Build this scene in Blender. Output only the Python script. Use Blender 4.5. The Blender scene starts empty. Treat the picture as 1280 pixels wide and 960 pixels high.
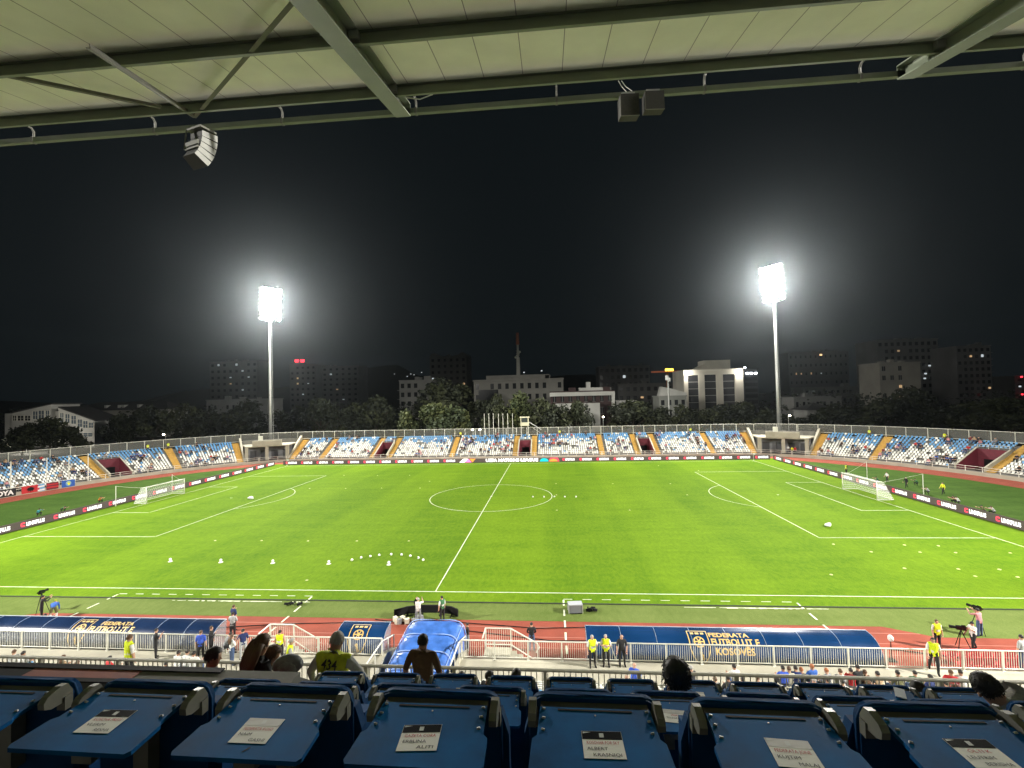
import bpy, math, random
from mathutils import Vector, Matrix, Euler
random.seed(7)
PI = math.pi
scene = bpy.context.scene

# ------------------------------------------------------------------ camera
CAM = Vector((9.2818, -69.5903, 14.9823))
YAW, PITCH, ROLL, FPX = -0.0823104, 0.0275402, -0.0236525, 576.6085   # FPX: focal length in px of a 1280 wide frame
_f = Vector((math.sin(YAW) * math.cos(PITCH), math.cos(YAW) * math.cos(PITCH), math.sin(PITCH)))
_r = Vector((math.cos(YAW), -math.sin(YAW), 0))
_u = _r.cross(_f)
CR = _r * math.cos(ROLL) + _u * math.sin(ROLL)
CU = _u * math.cos(ROLL) - _r * math.sin(ROLL)
CF = _f
cam = bpy.data.cameras.new('camera')
cam.sensor_width = 36.0
cam.lens = 36.0 * FPX / 1280.0
cam.clip_start = 0.05
cam.clip_end = 6000
camo = bpy.data.objects.new('camera', cam)
scene.collection.objects.link(camo)
mw = Matrix.Identity(4)
for i in range(3):
    mw[i][0], mw[i][1], mw[i][2], mw[i][3] = CR[i], CU[i], -CF[i], CAM[i]
camo.matrix_world = mw
scene.camera = camo

# ------------------------------------------------------------------ world: dark night sky
w = bpy.data.worlds.new("World")
scene.world = w
w.use_nodes = True
nt = w.node_tree
bg = nt.nodes['Background']
bg.inputs['Color'].default_value = (0.0052, 0.0082, 0.0098, 1)
bg.inputs['Strength'].default_value = 0.55

scene.view_settings.view_transform = 'Standard'
scene.view_settings.look = 'None'
scene.view_settings.exposure = 0.14
scene.view_settings.gamma = 1.0
scene.cycles.use_denoising = True
scene.cycles.max_bounces = 7
scene.cycles.diffuse_bounces = 4
scene.cycles.glossy_bounces = 3
scene.cycles.transparent_max_bounces = 16
scene.cycles.volume_bounces = 0
scene.cycles.sample_clamp_indirect = 4.0
scene.cycles.caustics_reflective = False
scene.cycles.caustics_refractive = False
LAMP = 1900.0          # radiance of the floodlight lenses
HAZE = 0.0001
HAZE_G = 0.90

# ------------------------------------------------------------------ helpers
def ray(x, y):
    return CR * ((x - 640) / FPX) - CU * ((y - 480) / FPX) + CF
def at(x, y, Y=None, Z=None, X=None):
    d = ray(x, y)
    t = (Y - CAM.y) / d.y if Y is not None else (Z - CAM.z) / d.z if Z is not None else (X - CAM.x) / d.x
    return CAM + d * t

_mats = {}
def mat(name, col, rough=0.6, metal=0.0, noise=None, bump=0.0, bscale=40.0, emit=None, estr=1.0, spec=0.5, alpha=1.0, coat=0.0):
    if name in _mats: return _mats[name]
    m = bpy.data.materials.new(name); m.use_nodes = True
    n = m.node_tree; b = n.nodes['Principled BSDF']
    b.inputs['Base Color'].default_value = (*col, 1)
    b.inputs['Roughness'].default_value = rough
    b.inputs['Metallic'].default_value = metal
    b.inputs['Specular IOR Level'].default_value = spec
    b.inputs['Alpha'].default_value = alpha
    b.inputs['Coat Weight'].default_value = coat
    if noise:
        sc, amt = noise
        tc = n.nodes.new('ShaderNodeTexCoord')
        nz = n.nodes.new('ShaderNodeTexNoise'); nz.inputs['Scale'].default_value = sc; nz.inputs['Detail'].default_value = 5
        n.links.new(tc.outputs['Object'], nz.inputs['Vector'])
        rp = n.nodes.new('ShaderNodeValToRGB')
        rp.color_ramp.elements[0].position = 0.3; rp.color_ramp.elements[1].position = 0.72
        rp.color_ramp.elements[0].color = (*[c * (1 - amt) for c in col], 1)
        rp.color_ramp.elements[1].color = (*[min(1, c * (1 + amt * 0.6)) for c in col], 1)
        n.links.new(nz.outputs['Fac'], rp.inputs['Fac'])
        n.links.new(rp.outputs['Color'], b.inputs['Base Color'])
        mr = n.nodes.new('ShaderNodeMapRange'); mr.inputs['To Min'].default_value = max(0, rough - .12); mr.inputs['To Max'].default_value = min(1, rough + .12)
        n.links.new(nz.outputs['Fac'], mr.inputs['Value']); n.links.new(mr.outputs['Result'], b.inputs['Roughness'])
    if bump:
        tc2 = n.nodes.new('ShaderNodeTexCoord')
        nb = n.nodes.new('ShaderNodeTexNoise'); nb.inputs['Scale'].default_value = bscale; nb.inputs['Detail'].default_value = 4
        n.links.new(tc2.outputs['Object'], nb.inputs['Vector'])
        bp = n.nodes.new('ShaderNodeBump'); bp.inputs['Strength'].default_value = bump; bp.inputs['Distance'].default_value = 0.05
        n.links.new(nb.outputs['Fac'], bp.inputs['Height']); n.links.new(bp.outputs['Normal'], b.inputs['Normal'])
    if emit:
        b.inputs['Emission Color'].default_value = (*emit, 1)
        b.inputs['Emission Strength'].default_value = estr
    _mats[name] = m
    return m

def link(o): scene.collection.objects.link(o); return o

class MB:
    """collects shapes, then links them as ONE mesh object"""
    def __init__(s): s.v = []; s.f = []; s.m = []
    def add(s, vs, fs, mi=0):
        b = len(s.v); s.v += [tuple(p) for p in vs]
        for f in fs: s.f.append([i + b for i in f]); s.m.append(mi)
        return s
    def box(s, c, d, rz=0.0, mi=0, rot=None):
        x, y, z = d[0] / 2, d[1] / 2, d[2] / 2
        R = rot.to_matrix() if rot else Matrix.Rotation(rz, 3, 'Z')
        c = Vector(c)
        P = [c + R @ Vector((a * x, b * y, e * z)) for e in (-1, 1) for b in (-1, 1) for a in (-1, 1)]
        return s.add(P, [(0, 2, 3, 1), (4, 5, 7, 6), (0, 1, 5, 4), (2, 6, 7, 3), (0, 4, 6, 2), (1, 3, 7, 5)], mi)
    def b2(s, lo, hi, mi=0):
        return s.box([(a + b) / 2 for a, b in zip(lo, hi)], [b - a for a, b in zip(lo, hi)], 0, mi)
    def beam(s, p, q, w, h, mi=0, up=(0, 0, 1)):
        p, q = Vector(p), Vector(q); d = (q - p).normalized(); up = Vector(up)
        if abs(d.dot(up)) > .98: up = Vector((1, 0, 0))
        a = d.cross(up).normalized() * w / 2; b = a.cross(d).normalized() * h / 2
        P = [p - a - b, p + a - b, p + a + b, p - a + b, q - a - b, q + a - b, q + a + b, q - a + b]
        return s.add(P, [(0, 1, 2, 3), (7, 6, 5, 4), (0, 4, 5, 1), (1, 5, 6, 2), (2, 6, 7, 3), (3, 7, 4, 0)], mi)
    def tube(s, pts, r, n=6, mi=0, cap=True):
        pts = [Vector(p) for p in pts]; rs = r if isinstance(r, (list, tuple)) else [r] * len(pts)
        V = []; F = []; ref = None
        for i, p in enumerate(pts):
            d = (pts[min(i + 1, len(pts) - 1)] - pts[max(i - 1, 0)]).normalized()
            if ref is None:
                ref = Vector((0, 0, 1)) if abs(d.z) < .9 else Vector((1, 0, 0))
            a = d.cross(ref).normalized(); b = d.cross(a).normalized()
            for k in range(n):
                t = 2 * PI * k / n
                V.append(p + a * (math.cos(t) * rs[i]) + b * (math.sin(t) * rs[i]))
        for i in range(len(pts) - 1):
            for k in range(n):
                k2 = (k + 1) % n
                F.append((i * n + k, i * n + k2, (i + 1) * n + k2, (i + 1) * n + k))
        if cap:
            F.append(tuple(range(n - 1, -1, -1))); F.append(tuple(range((len(pts) - 1) * n, len(pts) * n)))
        return s.add(V, F, mi)
    def prism(s, poly, a, b, plane='yz', mi=0):
        """poly in the named plane, extruded along the third axis from a to b"""
        def P(u, v, w): return {'yz': (w, u, v), 'xz': (u, w, v), 'xy': (u, v, w)}[plane]
        n = len(poly)
        V = [P(u, v, a) for u, v in poly] + [P(u, v, b) for u, v in poly]
        F = [tuple(range(n))[::-1], tuple(range(n, 2 * n))] + [(i, (i + 1) % n, n + (i + 1) % n, n + i) for i in range(n)]
        return s.add(V, F, mi)
    def quad(s, a, b, c, d, mi=0): return s.add([a, b, c, d], [(0, 1, 2, 3)], mi)
    def ball(s, c, r, n=10, m=7, mi=0, sc=(1, 1, 1), R=None):
        V = []; F = []
        for j in range(m + 1):
            ph = PI * j / m
            for i in range(n):
                th = 2 * PI * i / n
                p = Vector((math.sin(ph) * math.cos(th) * r * sc[0], math.sin(ph) * math.sin(th) * r * sc[1], math.cos(ph) * r * sc[2]))
                if R: p = R @ p
                V.append(Vector(c) + p)
        for j in range(m):
            for i in range(n):
                F.append((j * n + i, (j + 1) * n + i, (j + 1) * n + (i + 1) % n, j * n + (i + 1) % n))
        return s.add(V, F, mi)
    def xf(s, M):
        s.v = [tuple(M @ Vector(p)) for p in s.v]; return s
    def build(s, name, mats, parent=None, smooth=False, loc=None, rz=0.0):
        me = bpy.data.meshes.new(name); me.from_pydata(s.v, [], s.f); me.update()
        if not isinstance(mats, (list, tuple)): mats = [mats]
        for m in mats: me.materials.append(m)
        me.polygons.foreach_set('material_index', s.m)
        if smooth: me.polygons.foreach_set('use_smooth', [True] * len(s.f))
        o = link(bpy.data.objects.new(name, me))
        if parent: o.parent = parent
        if loc is not None: o.location = loc
        o.rotation_euler.z = rz
        return o

def tag(o, label, cat, group=None):
    o['label'] = label; o['category'] = cat
    if group: o['group'] = group
    return o
def struct(o, kind='structure'): o['kind'] = kind; return o
def thing(name, label, cat, loc=(0, 0, 0), rz=0.0, group=None):
    o = link(bpy.data.objects.new(name, None)); o.location = loc; o.rotation_euler.z = rz; o.empty_display_size = .2
    return tag(o, label, cat, group)
def copy_tree(o, parent=None):
    c = o.copy(); link(c)
    if parent: c.parent = parent
    for ch in list(o.children): copy_tree(ch, c)
    return c
def place(o, loc, rz=None, label=None, group=None):
    o.location = loc
    if rz is not None: o.rotation_euler.z = rz
    if label: o['label'] = label
    if group: o['group'] = group
    return o

_txt = {}
def text_geo(s, bold=0.0):
    """outline geometry of a word, height of capitals = 1"""
    if (s, bold) in _txt: return _txt[(s, bold)]
    cu = bpy.data.curves.new('t', 'FONT'); cu.body = s; cu.offset = bold; cu.resolution_u = 2
    cu.align_x = 'CENTER'
    o = link(bpy.data.objects.new('t', cu)); dg = bpy.context.evaluated_depsgraph_get()
    me = bpy.data.meshes.new_from_object(o.evaluated_get(dg))
    k = 1 / 0.69
    V = [(v.co.x * k, v.co.y * k) for v in me.vertices]; F = [tuple(p.vertices) for p in me.polygons]
    bpy.data.objects.remove(o); bpy.data.curves.remove(cu); bpy.data.meshes.remove(me)
    _txt[(s, bold)] = (V, F)
    return V, F
def add_text(mb, s, fn, height, mi=0, bold=0.0, width=None):
    """fn maps (u, v) in metres to a point"""
    V, F = text_geo(s, bold)
    kx = height
    if width:
        w0 = max(a for a, b in V) - min(a for a, b in V); kx = width / w0
    mb.add([fn(a * kx, b * height) for a, b in V], F, mi)

# ------------------------------------------------------------------ materials
CONC = mat('concrete', (.42, .40, .34), .85, noise=(.7, .3), bump=.15, bscale=12)
CONC_D = mat('worn concrete', (.17, .165, .15), .9, noise=(.9, .3), bump=.15, bscale=12)
CONC_P = mat('painted concrete', (.38, .36, .285), .8, noise=(.5, .18))
WHITE = mat('white paint', (.66, .65, .57), .45, noise=(3, .08))
WHITE_L = mat('line paint', (.72, .76, .56), .9, noise=(2.5, .25))
SEAT_W = mat('white seat plastic', (.80, .80, .74), .4, noise=(9, .1))
SEAT_B = mat('light blue seat plastic', (.11, .31, .56), .4, noise=(9, .15))
OCHRE = mat('ochre stair paint', (.50, .31, .07), .8, noise=(3, .25))
MAROON = mat('maroon paint', (.14, .014, .028), .7, noise=(1.5, .2))
NAVY = mat('blue desk plastic', (.002, .098, .295), .72, noise=(5, .45), bump=.025, bscale=160, spec=.08)
NAVY_D = mat('dark blue seat shell', (.003, .050, .16), .7, noise=(9, .25), spec=.1)
GREYP = mat('grey bracket', (.17, .167, .145), .5, noise=(20, .15))
BLACK = mat('black', (.012, .012, .013), .7, spec=.1)
BLACKG = mat('black gloss', (.010, .010, .012), .25)
METAL = mat('bolt metal', (.45, .45, .45), .5, .7)
STEEL = mat('galvanised steel', (.55, .56, .54), .45, .6, noise=(4, .15))
ROOFST = mat('painted roof steel', (.20, .23, .165), .6, noise=(2, .12))
ROOFSH = mat('cream roof sheet', (.90, .92, .74), .75, noise=(1.2, .08))
PAPER = mat('paper', (.80, .79, .75), .8)
INK_R = mat('red ink', (.45, .02, .02), .7)
INK_K = mat('black ink', (.015, .015, .02), .7)
SKIN = mat('skin', (.50, .29, .20), .55); SKIN2 = mat('tanned skin', (.36, .19, .12), .55)
HAIR_D = mat('dark hair', (.014, .010, .008), .6); HAIR_B = mat('brown hair', (.09, .045, .02), .6)
HAIR_G = mat('grey hair', (.35, .33, .31), .6); HAIR_R = mat('ginger hair', (.35, .12, .04), .6)
C = {'white': (.75, .75, .72), 'black': (.014, .014, .016), 'navy': (.015, .03, .12), 'blue': (.03, .11, .42), 'royal': (.04, .10, .55),
     'red': (.50, .025, .03), 'maroon': (.16, .02, .03), 'grey': (.20, .21, .22), 'lightgrey': (.45, .46, .46), 'green': (.05, .17, .07),
     'teal': (.05, .32, .36), 'sky': (.16, .38, .62), 'brown': (.085, .045, .02), 'tan': (.42, .30, .18), 'pink': (.55, .25, .28),
     'yellow': (.75, .80, .03), 'orange': (.65, .22, .03), 'denim': (.06, .10, .20), 'cream': (.62, .58, .46), 'olive': (.12, .12, .05),
     'vest': (.72, .86, .01), 'shadevest': (.50, .56, .03), 'patterned': (.30, .29, .27)}  # duller vest yellow: the press tier's shade painted into the cloth
def cloth(c): return mat('cloth ' + c, C[c], .85, noise=(18, .25), bump=.5, bscale=11)
SILVER = mat('reflective tape', (.75, .76, .76), .3, .3)
# ------------------------------------------------------------------ ground, pitch, track
def grass_mat(name, c0, c1, stripe=None, patch=.35):
    m = bpy.data.materials.new(name); m.use_nodes = True; n = m.node_tree; b = n.nodes['Principled BSDF']; L = n.links.new
    b.inputs['Roughness'].default_value = .9; b.inputs['Specular IOR Level'].default_value = .04
    tc = n.nodes.new('ShaderNodeTexCoord')
    def noise(scale, stretch, detail=5, rot=0):
        mp = n.nodes.new('ShaderNodeMapping'); mp.inputs['Scale'].default_value = stretch; mp.inputs['Rotation'].default_value = (0, 0, rot)
        L(tc.outputs['Object'], mp.inputs['Vector'])
        z = n.nodes.new('ShaderNodeTexNoise'); z.inputs['Scale'].default_value = scale; z.inputs['Detail'].default_value = detail
        L(mp.outputs['Vector'], z.inputs['Vector']); return z.outputs['Fac']
    def math_(op, a, bb=None, cl=False):
        k = n.nodes.new('ShaderNodeMath'); k.operation = op; k.use_clamp = cl
        for i, q in enumerate((a, bb)):
            if q is None: continue
            if isinstance(q, (int, float)): k.inputs[i].default_value = q
            else: L(q, k.inputs[i])
        return k.outputs[0]
    big = noise(.09, (1, .55, 1), 6); mid = noise(.45, (.35, 1.0, 1), 5, .3); fine = noise(14, (1, 1, 1), 3); tiny = noise(3.2, (1, .5, 1), 4)
    v = math_('MULTIPLY', math_('SUBTRACT', big, .5), 1.5 * patch)
    v = math_('ADD', v, math_('MULTIPLY', math_('SUBTRACT', mid, .5), 1.5 * patch))
    v = math_('ADD', v, math_('MULTIPLY', math_('SUBTRACT', fine, .5), 1.3))
    v = math_('ADD', v, math_('MULTIPLY', math_('SUBTRACT', tiny, .5), .8))
    st1 = noise(1.0, (.55, .06, 1), 5, .12); st2 = noise(1.0, (.10, .9, 1), 5, -.35)
    v = math_('ADD', v, math_('MULTIPLY', math_('SUBTRACT', st1, .5), 1.0 * patch)); v = math_('ADD', v, math_('MULTIPLY', math_('SUBTRACT', st2, .5), .9 * patch))
    if stripe:
        sx = n.nodes.new('ShaderNodeSeparateXYZ'); L(tc.outputs['Object'], sx.inputs[0])
        ph = math_('SINE', math_('MULTIPLY', math_('ADD', sx.outputs[0], 52.5), PI / stripe))
        sw = math_('MINIMUM', math_('MAXIMUM', math_('MULTIPLY', ph, 5.0), -1.0), 1.0)
        v = math_('ADD', v, math_('MULTIPLY', sw, .085))
    v = math_('ADD', v, .5, True)
    rp = n.nodes.new('ShaderNodeValToRGB'); rp.color_ramp.elements[0].color = (*c0, 1); rp.color_ramp.elements[1].color = (*c1, 1)
    L(v, rp.inputs['Fac']); L(rp.outputs['Color'], b.inputs['Base Color'])
    bp = n.nodes.new('ShaderNodeBump'); bp.inputs['Strength'].default_value = .6; bp.inputs['Distance'].default_value = .04
    L(fine, bp.inputs['Height']); L(bp.outputs['Normal'], b.inputs['Normal'])
    return m
PITCH_M = grass_mat('pitch grass', (.052, .122, .005), (.158, .262, .012), 8.75)
APRON_M = grass_mat('apron turf', (.080, .122, .024), (.155, .196, .058), None, .5)
INFIELD_M = grass_mat('infield grass', (.036, .078, .014), (.078, .140, .028), None, .7)
WOODM = mat('dark earth', (.035, .035, .030), .95, noise=(.05, .4))
TRACK_M = mat('red running track', (.27, .066, .042), .9, noise=(.6, .22), bump=.3, bscale=60, spec=.15)
TRACK_L = mat('track lane line', (.40, .16, .12), .85)

struct(MB().quad((-3000, -3000, -.06), (3000, -3000, -.06), (3000, 3000, -.06), (-3000, 3000, -.06)).build('ground', WOODM))

# outline of the wall that rings the running track, half of it, mirrored
_half = [(0, 41.7), (14, 41.7), (28, 41.65), (40, 41.6), (52, 41.4), (58.5, 40.6), (63, 38.3), (66.8, 35.0), (70.8, 30.6), (75, 24.8), (78.9, 16.6), (81.3, 8.5), (82.6, 1.0), (83.0, -6), (83.2, -14), (83.2, -24), (81.5, -33), (77, -41)]
_ctl = [(-x, y) for x, y in _half[:0:-1]] + _half
def _cr(P, k=14):
    out = []
    for i in range(len(P) - 1):
        p0, p1, p2, p3 = [Vector(P[min(max(i + j, 0), len(P) - 1)]) for j in (-1, 0, 1, 2)]
        for q in range(k):
            t = q / k
            out.append(.5 * ((2 * p1) + (p2 - p0) * t + (2 * p0 - 5 * p1 + 4 * p2 - p3) * t * t + (3 * p1 - p0 - 3 * p2 + p3) * t ** 3))
    out.append(Vector(P[-1])); return out
_path = _cr(_ctl)
_cum = [0.0]
for a, b in zip(_path, _path[1:]): _cum.append(_cum[-1] + (b - a).length)
_mid = min(range(len(_path)), key=lambda i: abs(_path[i].x))
_s0 = _cum[_mid]
SMIN, SMAX = -_s0, _cum[-1] - _s0
import bisect
def bowl(s, t=0.0, z=0.0):
    """point at arc length s along the wall (0 = halfway line, + to the right), t metres outward"""
    q = min(max(s + _s0, 0.0), _cum[-1] - 1e-4)
    i = min(bisect.bisect_right(_cum, q) - 1, len(_path) - 2)
    f = (q - _cum[i]) / (_cum[i + 1] - _cum[i])
    def nor(j):
        j = min(max(j, 1), len(_path) - 2); d = (_path[j + 1] - _path[j - 1]).normalized(); return Vector((-d.y, d.x))
    p = _path[i].lerp(_path[i + 1], f); nn = nor(i).lerp(nor(i + 1), f).normalized()
    return Vector((p.x + nn.x * t, p.y + nn.y * t, z))
def bowl_dir(s):
    a, b = bowl(s - .3), bowl(s + .3); return math.atan2(b.y - a.y, b.x - a.x)
def s_of(P):
    p = Vector((P[0], P[1])); j = min(range(len(_path)), key=lambda i: (_path[i] - p).length_squared); return _cum[j] - _s0
def s_px(x, y, z=.95, t=.9):
    """arc length where the sight line through a photo pixel meets the front row"""
    P = at(x, y, Z=z); j = min([SMIN + k * .25 for k in range(int((SMAX - SMIN) / .25))], key=lambda s: (bowl(s, t, z) - P).length_squared); return j
def loft(mb, prof, s0, s1, step=1.5, mi=0, closed=False):
    n = max(1, int(abs(s1 - s0) / step)); k = len(prof)
    V = [bowl(s0 + (s1 - s0) * i / n, t, z) for i in range(n + 1) for t, z in prof]
    F = []
    for i in range(n):
        for j in range(k if closed else k - 1):
            j2 = (j + 1) % k
            F.append((i * k + j, (i + 1) * k + j, (i + 1) * k + j2, i * k + j2))
    if closed: F += [tuple(range(k)), tuple(range(n * k, n * k + k))[::-1]]
    return mb.add(V, F, mi)

# infield grass, track ring, pitch
inf = [bowl(SMIN + (SMAX - SMIN) * i / 120, -5.2, -.02) for i in range(121)]
mb = MB(); mb.add(inf + [Vector((70, -46, -.02)), Vector((-70, -46, -.02))], [tuple(range(len(inf) + 2))[::-1]])
struct(mb.build('infield_grass', INFIELD_M))
mb = MB(); loft(mb, [(-5.3, -.012), (.02, -.012)], SMIN, SMAX, 2.0)
mb.quad((-76, -44.9, -.0125), (76, -44.9, -.0125), (76, -38.0, -.0125), (-76, -38.0, -.0125))
struct(mb.build('running_track', TRACK_M))
mb = MB()
for k in range(1, 4): loft(mb, [(-5.3 + k * 1.22, -.008), (-5.25 + k * 1.22, -.008)], SMIN, SMAX, 2.0)
for k in range(1, 5): mb.b2((-74, -38 - k * 1.22 - .025, -.0115), (74, -38 - k * 1.22 + .025, -.0085))
struct(mb.build('track_lane_lines', TRACK_L))
mb = MB().quad((-57.0, -35.75, 0), (58.5, -35.75, 0), (58.5, 37.2, 0), (-57.0, 37.2, 0))
struct(mb.build('pitch_grass', PITCH_M))
mb = MB().quad((-62, -38.4, -.004), (63, -38.4, -.004), (63, -35.6, -.004), (-62, -35.6, -.004))
# the corners of the artificial apron widen towards the track bends
mb.add([(-63, -39.4, -.008), (-30.5, -39.4, -.008), (-28, -38.3, -.008), (-63, -38.3, -.008)], [(0, 1, 2, 3)])
mb.add([(29.5, -38.3, -.008), (32.0, -39.6, -.008), (63, -39.6, -.008), (63, -38.3, -.008)], [(0, 1, 2, 3)])
struct(mb.build('apron_turf', APRON_M))
mb = MB().b2((-57, -35.86, -.002), (58.5, -35.74, .045))
struct(mb.build('turf_edge', mat('turf edge', (.02, .03, .012), .9)))

# markings
mb = MB(); Z0, Z1 = .004, .009; W = .038
def line(x0, y0, x1, y1): mb.b2((min(x0, x1) - W, min(y0, y1) - W, Z0), (max(x0, x1) + W, max(y0, y1) + W, Z1))
def arc(cx, cy, r, a0, a1, n=48):
    for i in range(n):
        a, b = a0 + (a1 - a0) * i / n, a0 + (a1 - a0) * (i + 1) / n
        P = [(cx + math.cos(t) * (r + e), cy + math.sin(t) * (r + e), Z1 + .001) for t, e in ((a, -W), (a, W), (b, W), (b, -W))]
        mb.quad(*P)
line(-52.5, -34, 52.5, -34); line(-52.5, 34, 52.5, 34); line(-52.5, -33.85, -52.5, 33.85); line(52.5, -33.85, 52.5, 33.85); line(0, -33.85, 0, 33.85)
for sg in (-1, 1):
    for dx, dy in ((16.5, 20.16), (5.5, 9.16)):
        x0, x1 = sg * 52.35, sg * (52.5 - dx)
        line(x0, dy, x1, dy); line(x0, -dy, x1, -dy); line(x1, dy - .16, x1, -dy + .16)
    cx = sg * 41.5; a = math.acos(5.5 / 9.15)
    arc(cx, 0, 9.15, (PI if sg > 0 else 0) - a, (PI if sg > 0 else 0) + a, 24)
    arc(cx, 0, .11, 0, 2 * PI, 10)
    for sy in (-1, 1):
        a0 = math.atan2(-sy, -sg); arc(sg * 52.5, sy * 34, 1, a0 - PI / 4, a0 + PI / 4, 8)
arc(0, 0, 9.15, 0, 2 * PI, 96); arc(0, 0, .13, 0, 2 * PI, 10)
# dashed technical areas in front of the dugouts
for x0, x1 in ((-25.4, -9.35), (9.85, 26.2)):
    x = x0
    while x < x1 - .3: mb.b2((x, -35.09, Z0), (min(x + .65, x1), -35.03, Z1)); x += 1.4
    for X in (x0, x1):
        y = -35.2
        while y > -43.2: mb.b2((X - .06, y - .9, .006), (X + .06, y, .012)); y -= 1.55
struct(mb.build('pitch_markings', WHITE_L))
# pale worn strip of line chalk lying on the turf edge
mb = MB()
for x0, x1 in ((-20.0, -11.2), (-10.6, -9.0), (18.2, 27.8)):
    n = 40
    for i in range(n):
        u0, u1 = x0 + (x1 - x0) * i / n, x0 + (x1 - x0) * (i + 1) / n
        a = .02 + .07 * math.sin(i * PI / n) * random.uniform(.1, 1.4)
        if random.random() < .12: continue
        mb.b2((u0, -36.1 - a, .006 + .0001 * i), (u1, -36.1 + a * .5, .016 + .0001 * i))
struct(mb.build('chalk_strip', WHITE_L))
# thin cables taped to the track
mb = MB()
for pts in ([(-14, -40.2), (-9, -39.4), (-3, -39.0), (1, -38.6), (8, -39.4), (14, -39.0), (27, -40.6)], [(-3, -38.6), (2, -39.6), (9, -40.9), (20, -40.5)], [(28, -41.0), (32, -42.0), (38, -41.6)]):
    mb.tube([(x, y, .02) for x, y in pts], .03, 5)
tag(mb.build('cable', BLACK), 'thin dark broadcast cables lying on the red running track', 'cable')
# ------------------------------------------------------------------ the open bowl: terrace, wall, stairs, tunnels
ROWS, TR, RI, T0, ZF = 12, .76, .345, 1.0, .62
def rowz(r): return ZF + RI * r
def rowt(r): return T0 + TR * r
TUN = [(s_px(120, 589), 1.75), (s_px(487, 566), 1.45), (s_px(656.5, 565), 1.45), (s_px(806, 563), 1.45), (s_px(1215, 585), 1.9)]
TUN_ROWS = 8
CORN = [(s_px(305, 575), s_px(366, 570)), (s_px(947, 564), s_px(1010, 567))]
AIS = [s_px(223, 584), CORN[0][0] - .9, CORN[0][1] + .9, s_px(413, 568), TUN[1][0] - 2.25, TUN[1][0] + 2.25, s_px(570, 565.5), TUN[2][0] - 2.3, TUN[2][0] + 2.3,
       s_px(750, 563.5), TUN[3][0] - 2.3, TUN[3][0] + 2.3, s_px(887, 563), CORN[1][0] - .9, CORN[1][1] + .9, s_px(1101, 570), TUN[0][0] - 2.6, TUN[4][0] + 2.7]
SA, SB = -165.0, 165.0
bowl_stand = thing('bowl_stand', 'long low open seating bowl of blue and white seats curving behind the running track', 'stand')
def steps_prof(r0, r1, extra=0.0):
    P = []
    for r in range(r0, r1):
        P += [(rowt(r) + extra, rowz(r)), (rowt(r + 1) + extra, rowz(r))]
    return P
cuts = sorted([(a, b) for a, b in CORN] + [(s - h, s + h) for s, h in TUN])
mb = MB(); cur = SA
for a, b in cuts + [(SB, SB)]:
    loft(mb, [(.24, ZF - .02), (T0, ZF - .02)] + steps_prof(0, ROWS) + [(10.4, rowz(ROWS - 1)), (10.4, -.1)], cur, a, 1.2); cur = b
for s, h in TUN:
    loft(mb, [(rowt(TUN_ROWS), .2)] + steps_prof(TUN_ROWS, ROWS) + [(10.4, rowz(ROWS - 1)), (10.4, -.1)], s - h, s + h, 1.2)
    loft(mb, [(.24, ZF - .02), (T0 + .2, ZF - .02), (T0 + .2, .2), (rowt(TUN_ROWS), .2)], s - h, s + h, 1.2)
for a, b in CORN:
    loft(mb, [(.24, ZF - .02), (10.4, ZF - .02), (10.4, -.1)], a, b, 1.2)
mb.build('terrace', CONC_D, bowl_stand)
mb = MB(); loft(mb, [(0, -.05), (0, ZF), (.24, ZF), (.24, -.05)], SA, SB, 1.2)
mb.build('front_wall', CONC_P, bowl_stand)
for s in AIS:
    mb = MB()
    for k in range(ROWS * 2):
        t = T0 - .06 + k * TR / 2; z = ZF + RI * (k / 2)
        a = [bowl(s + e, t + d, 0) for e, d in ((-.62, 0), (.62, 0), (.62, TR / 2 + .02), (-.62, TR / 2 + .02))]
        mb.add([(p.x, p.y, zz) for zz in (z - .3, z + .03) for p in a], [(4, 5, 6, 7), (0, 1, 5, 4), (1, 2, 6, 5), (3, 0, 4, 7), (2, 3, 7, 6)])
    mb.build('staircase', OCHRE, bowl_stand)
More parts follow.
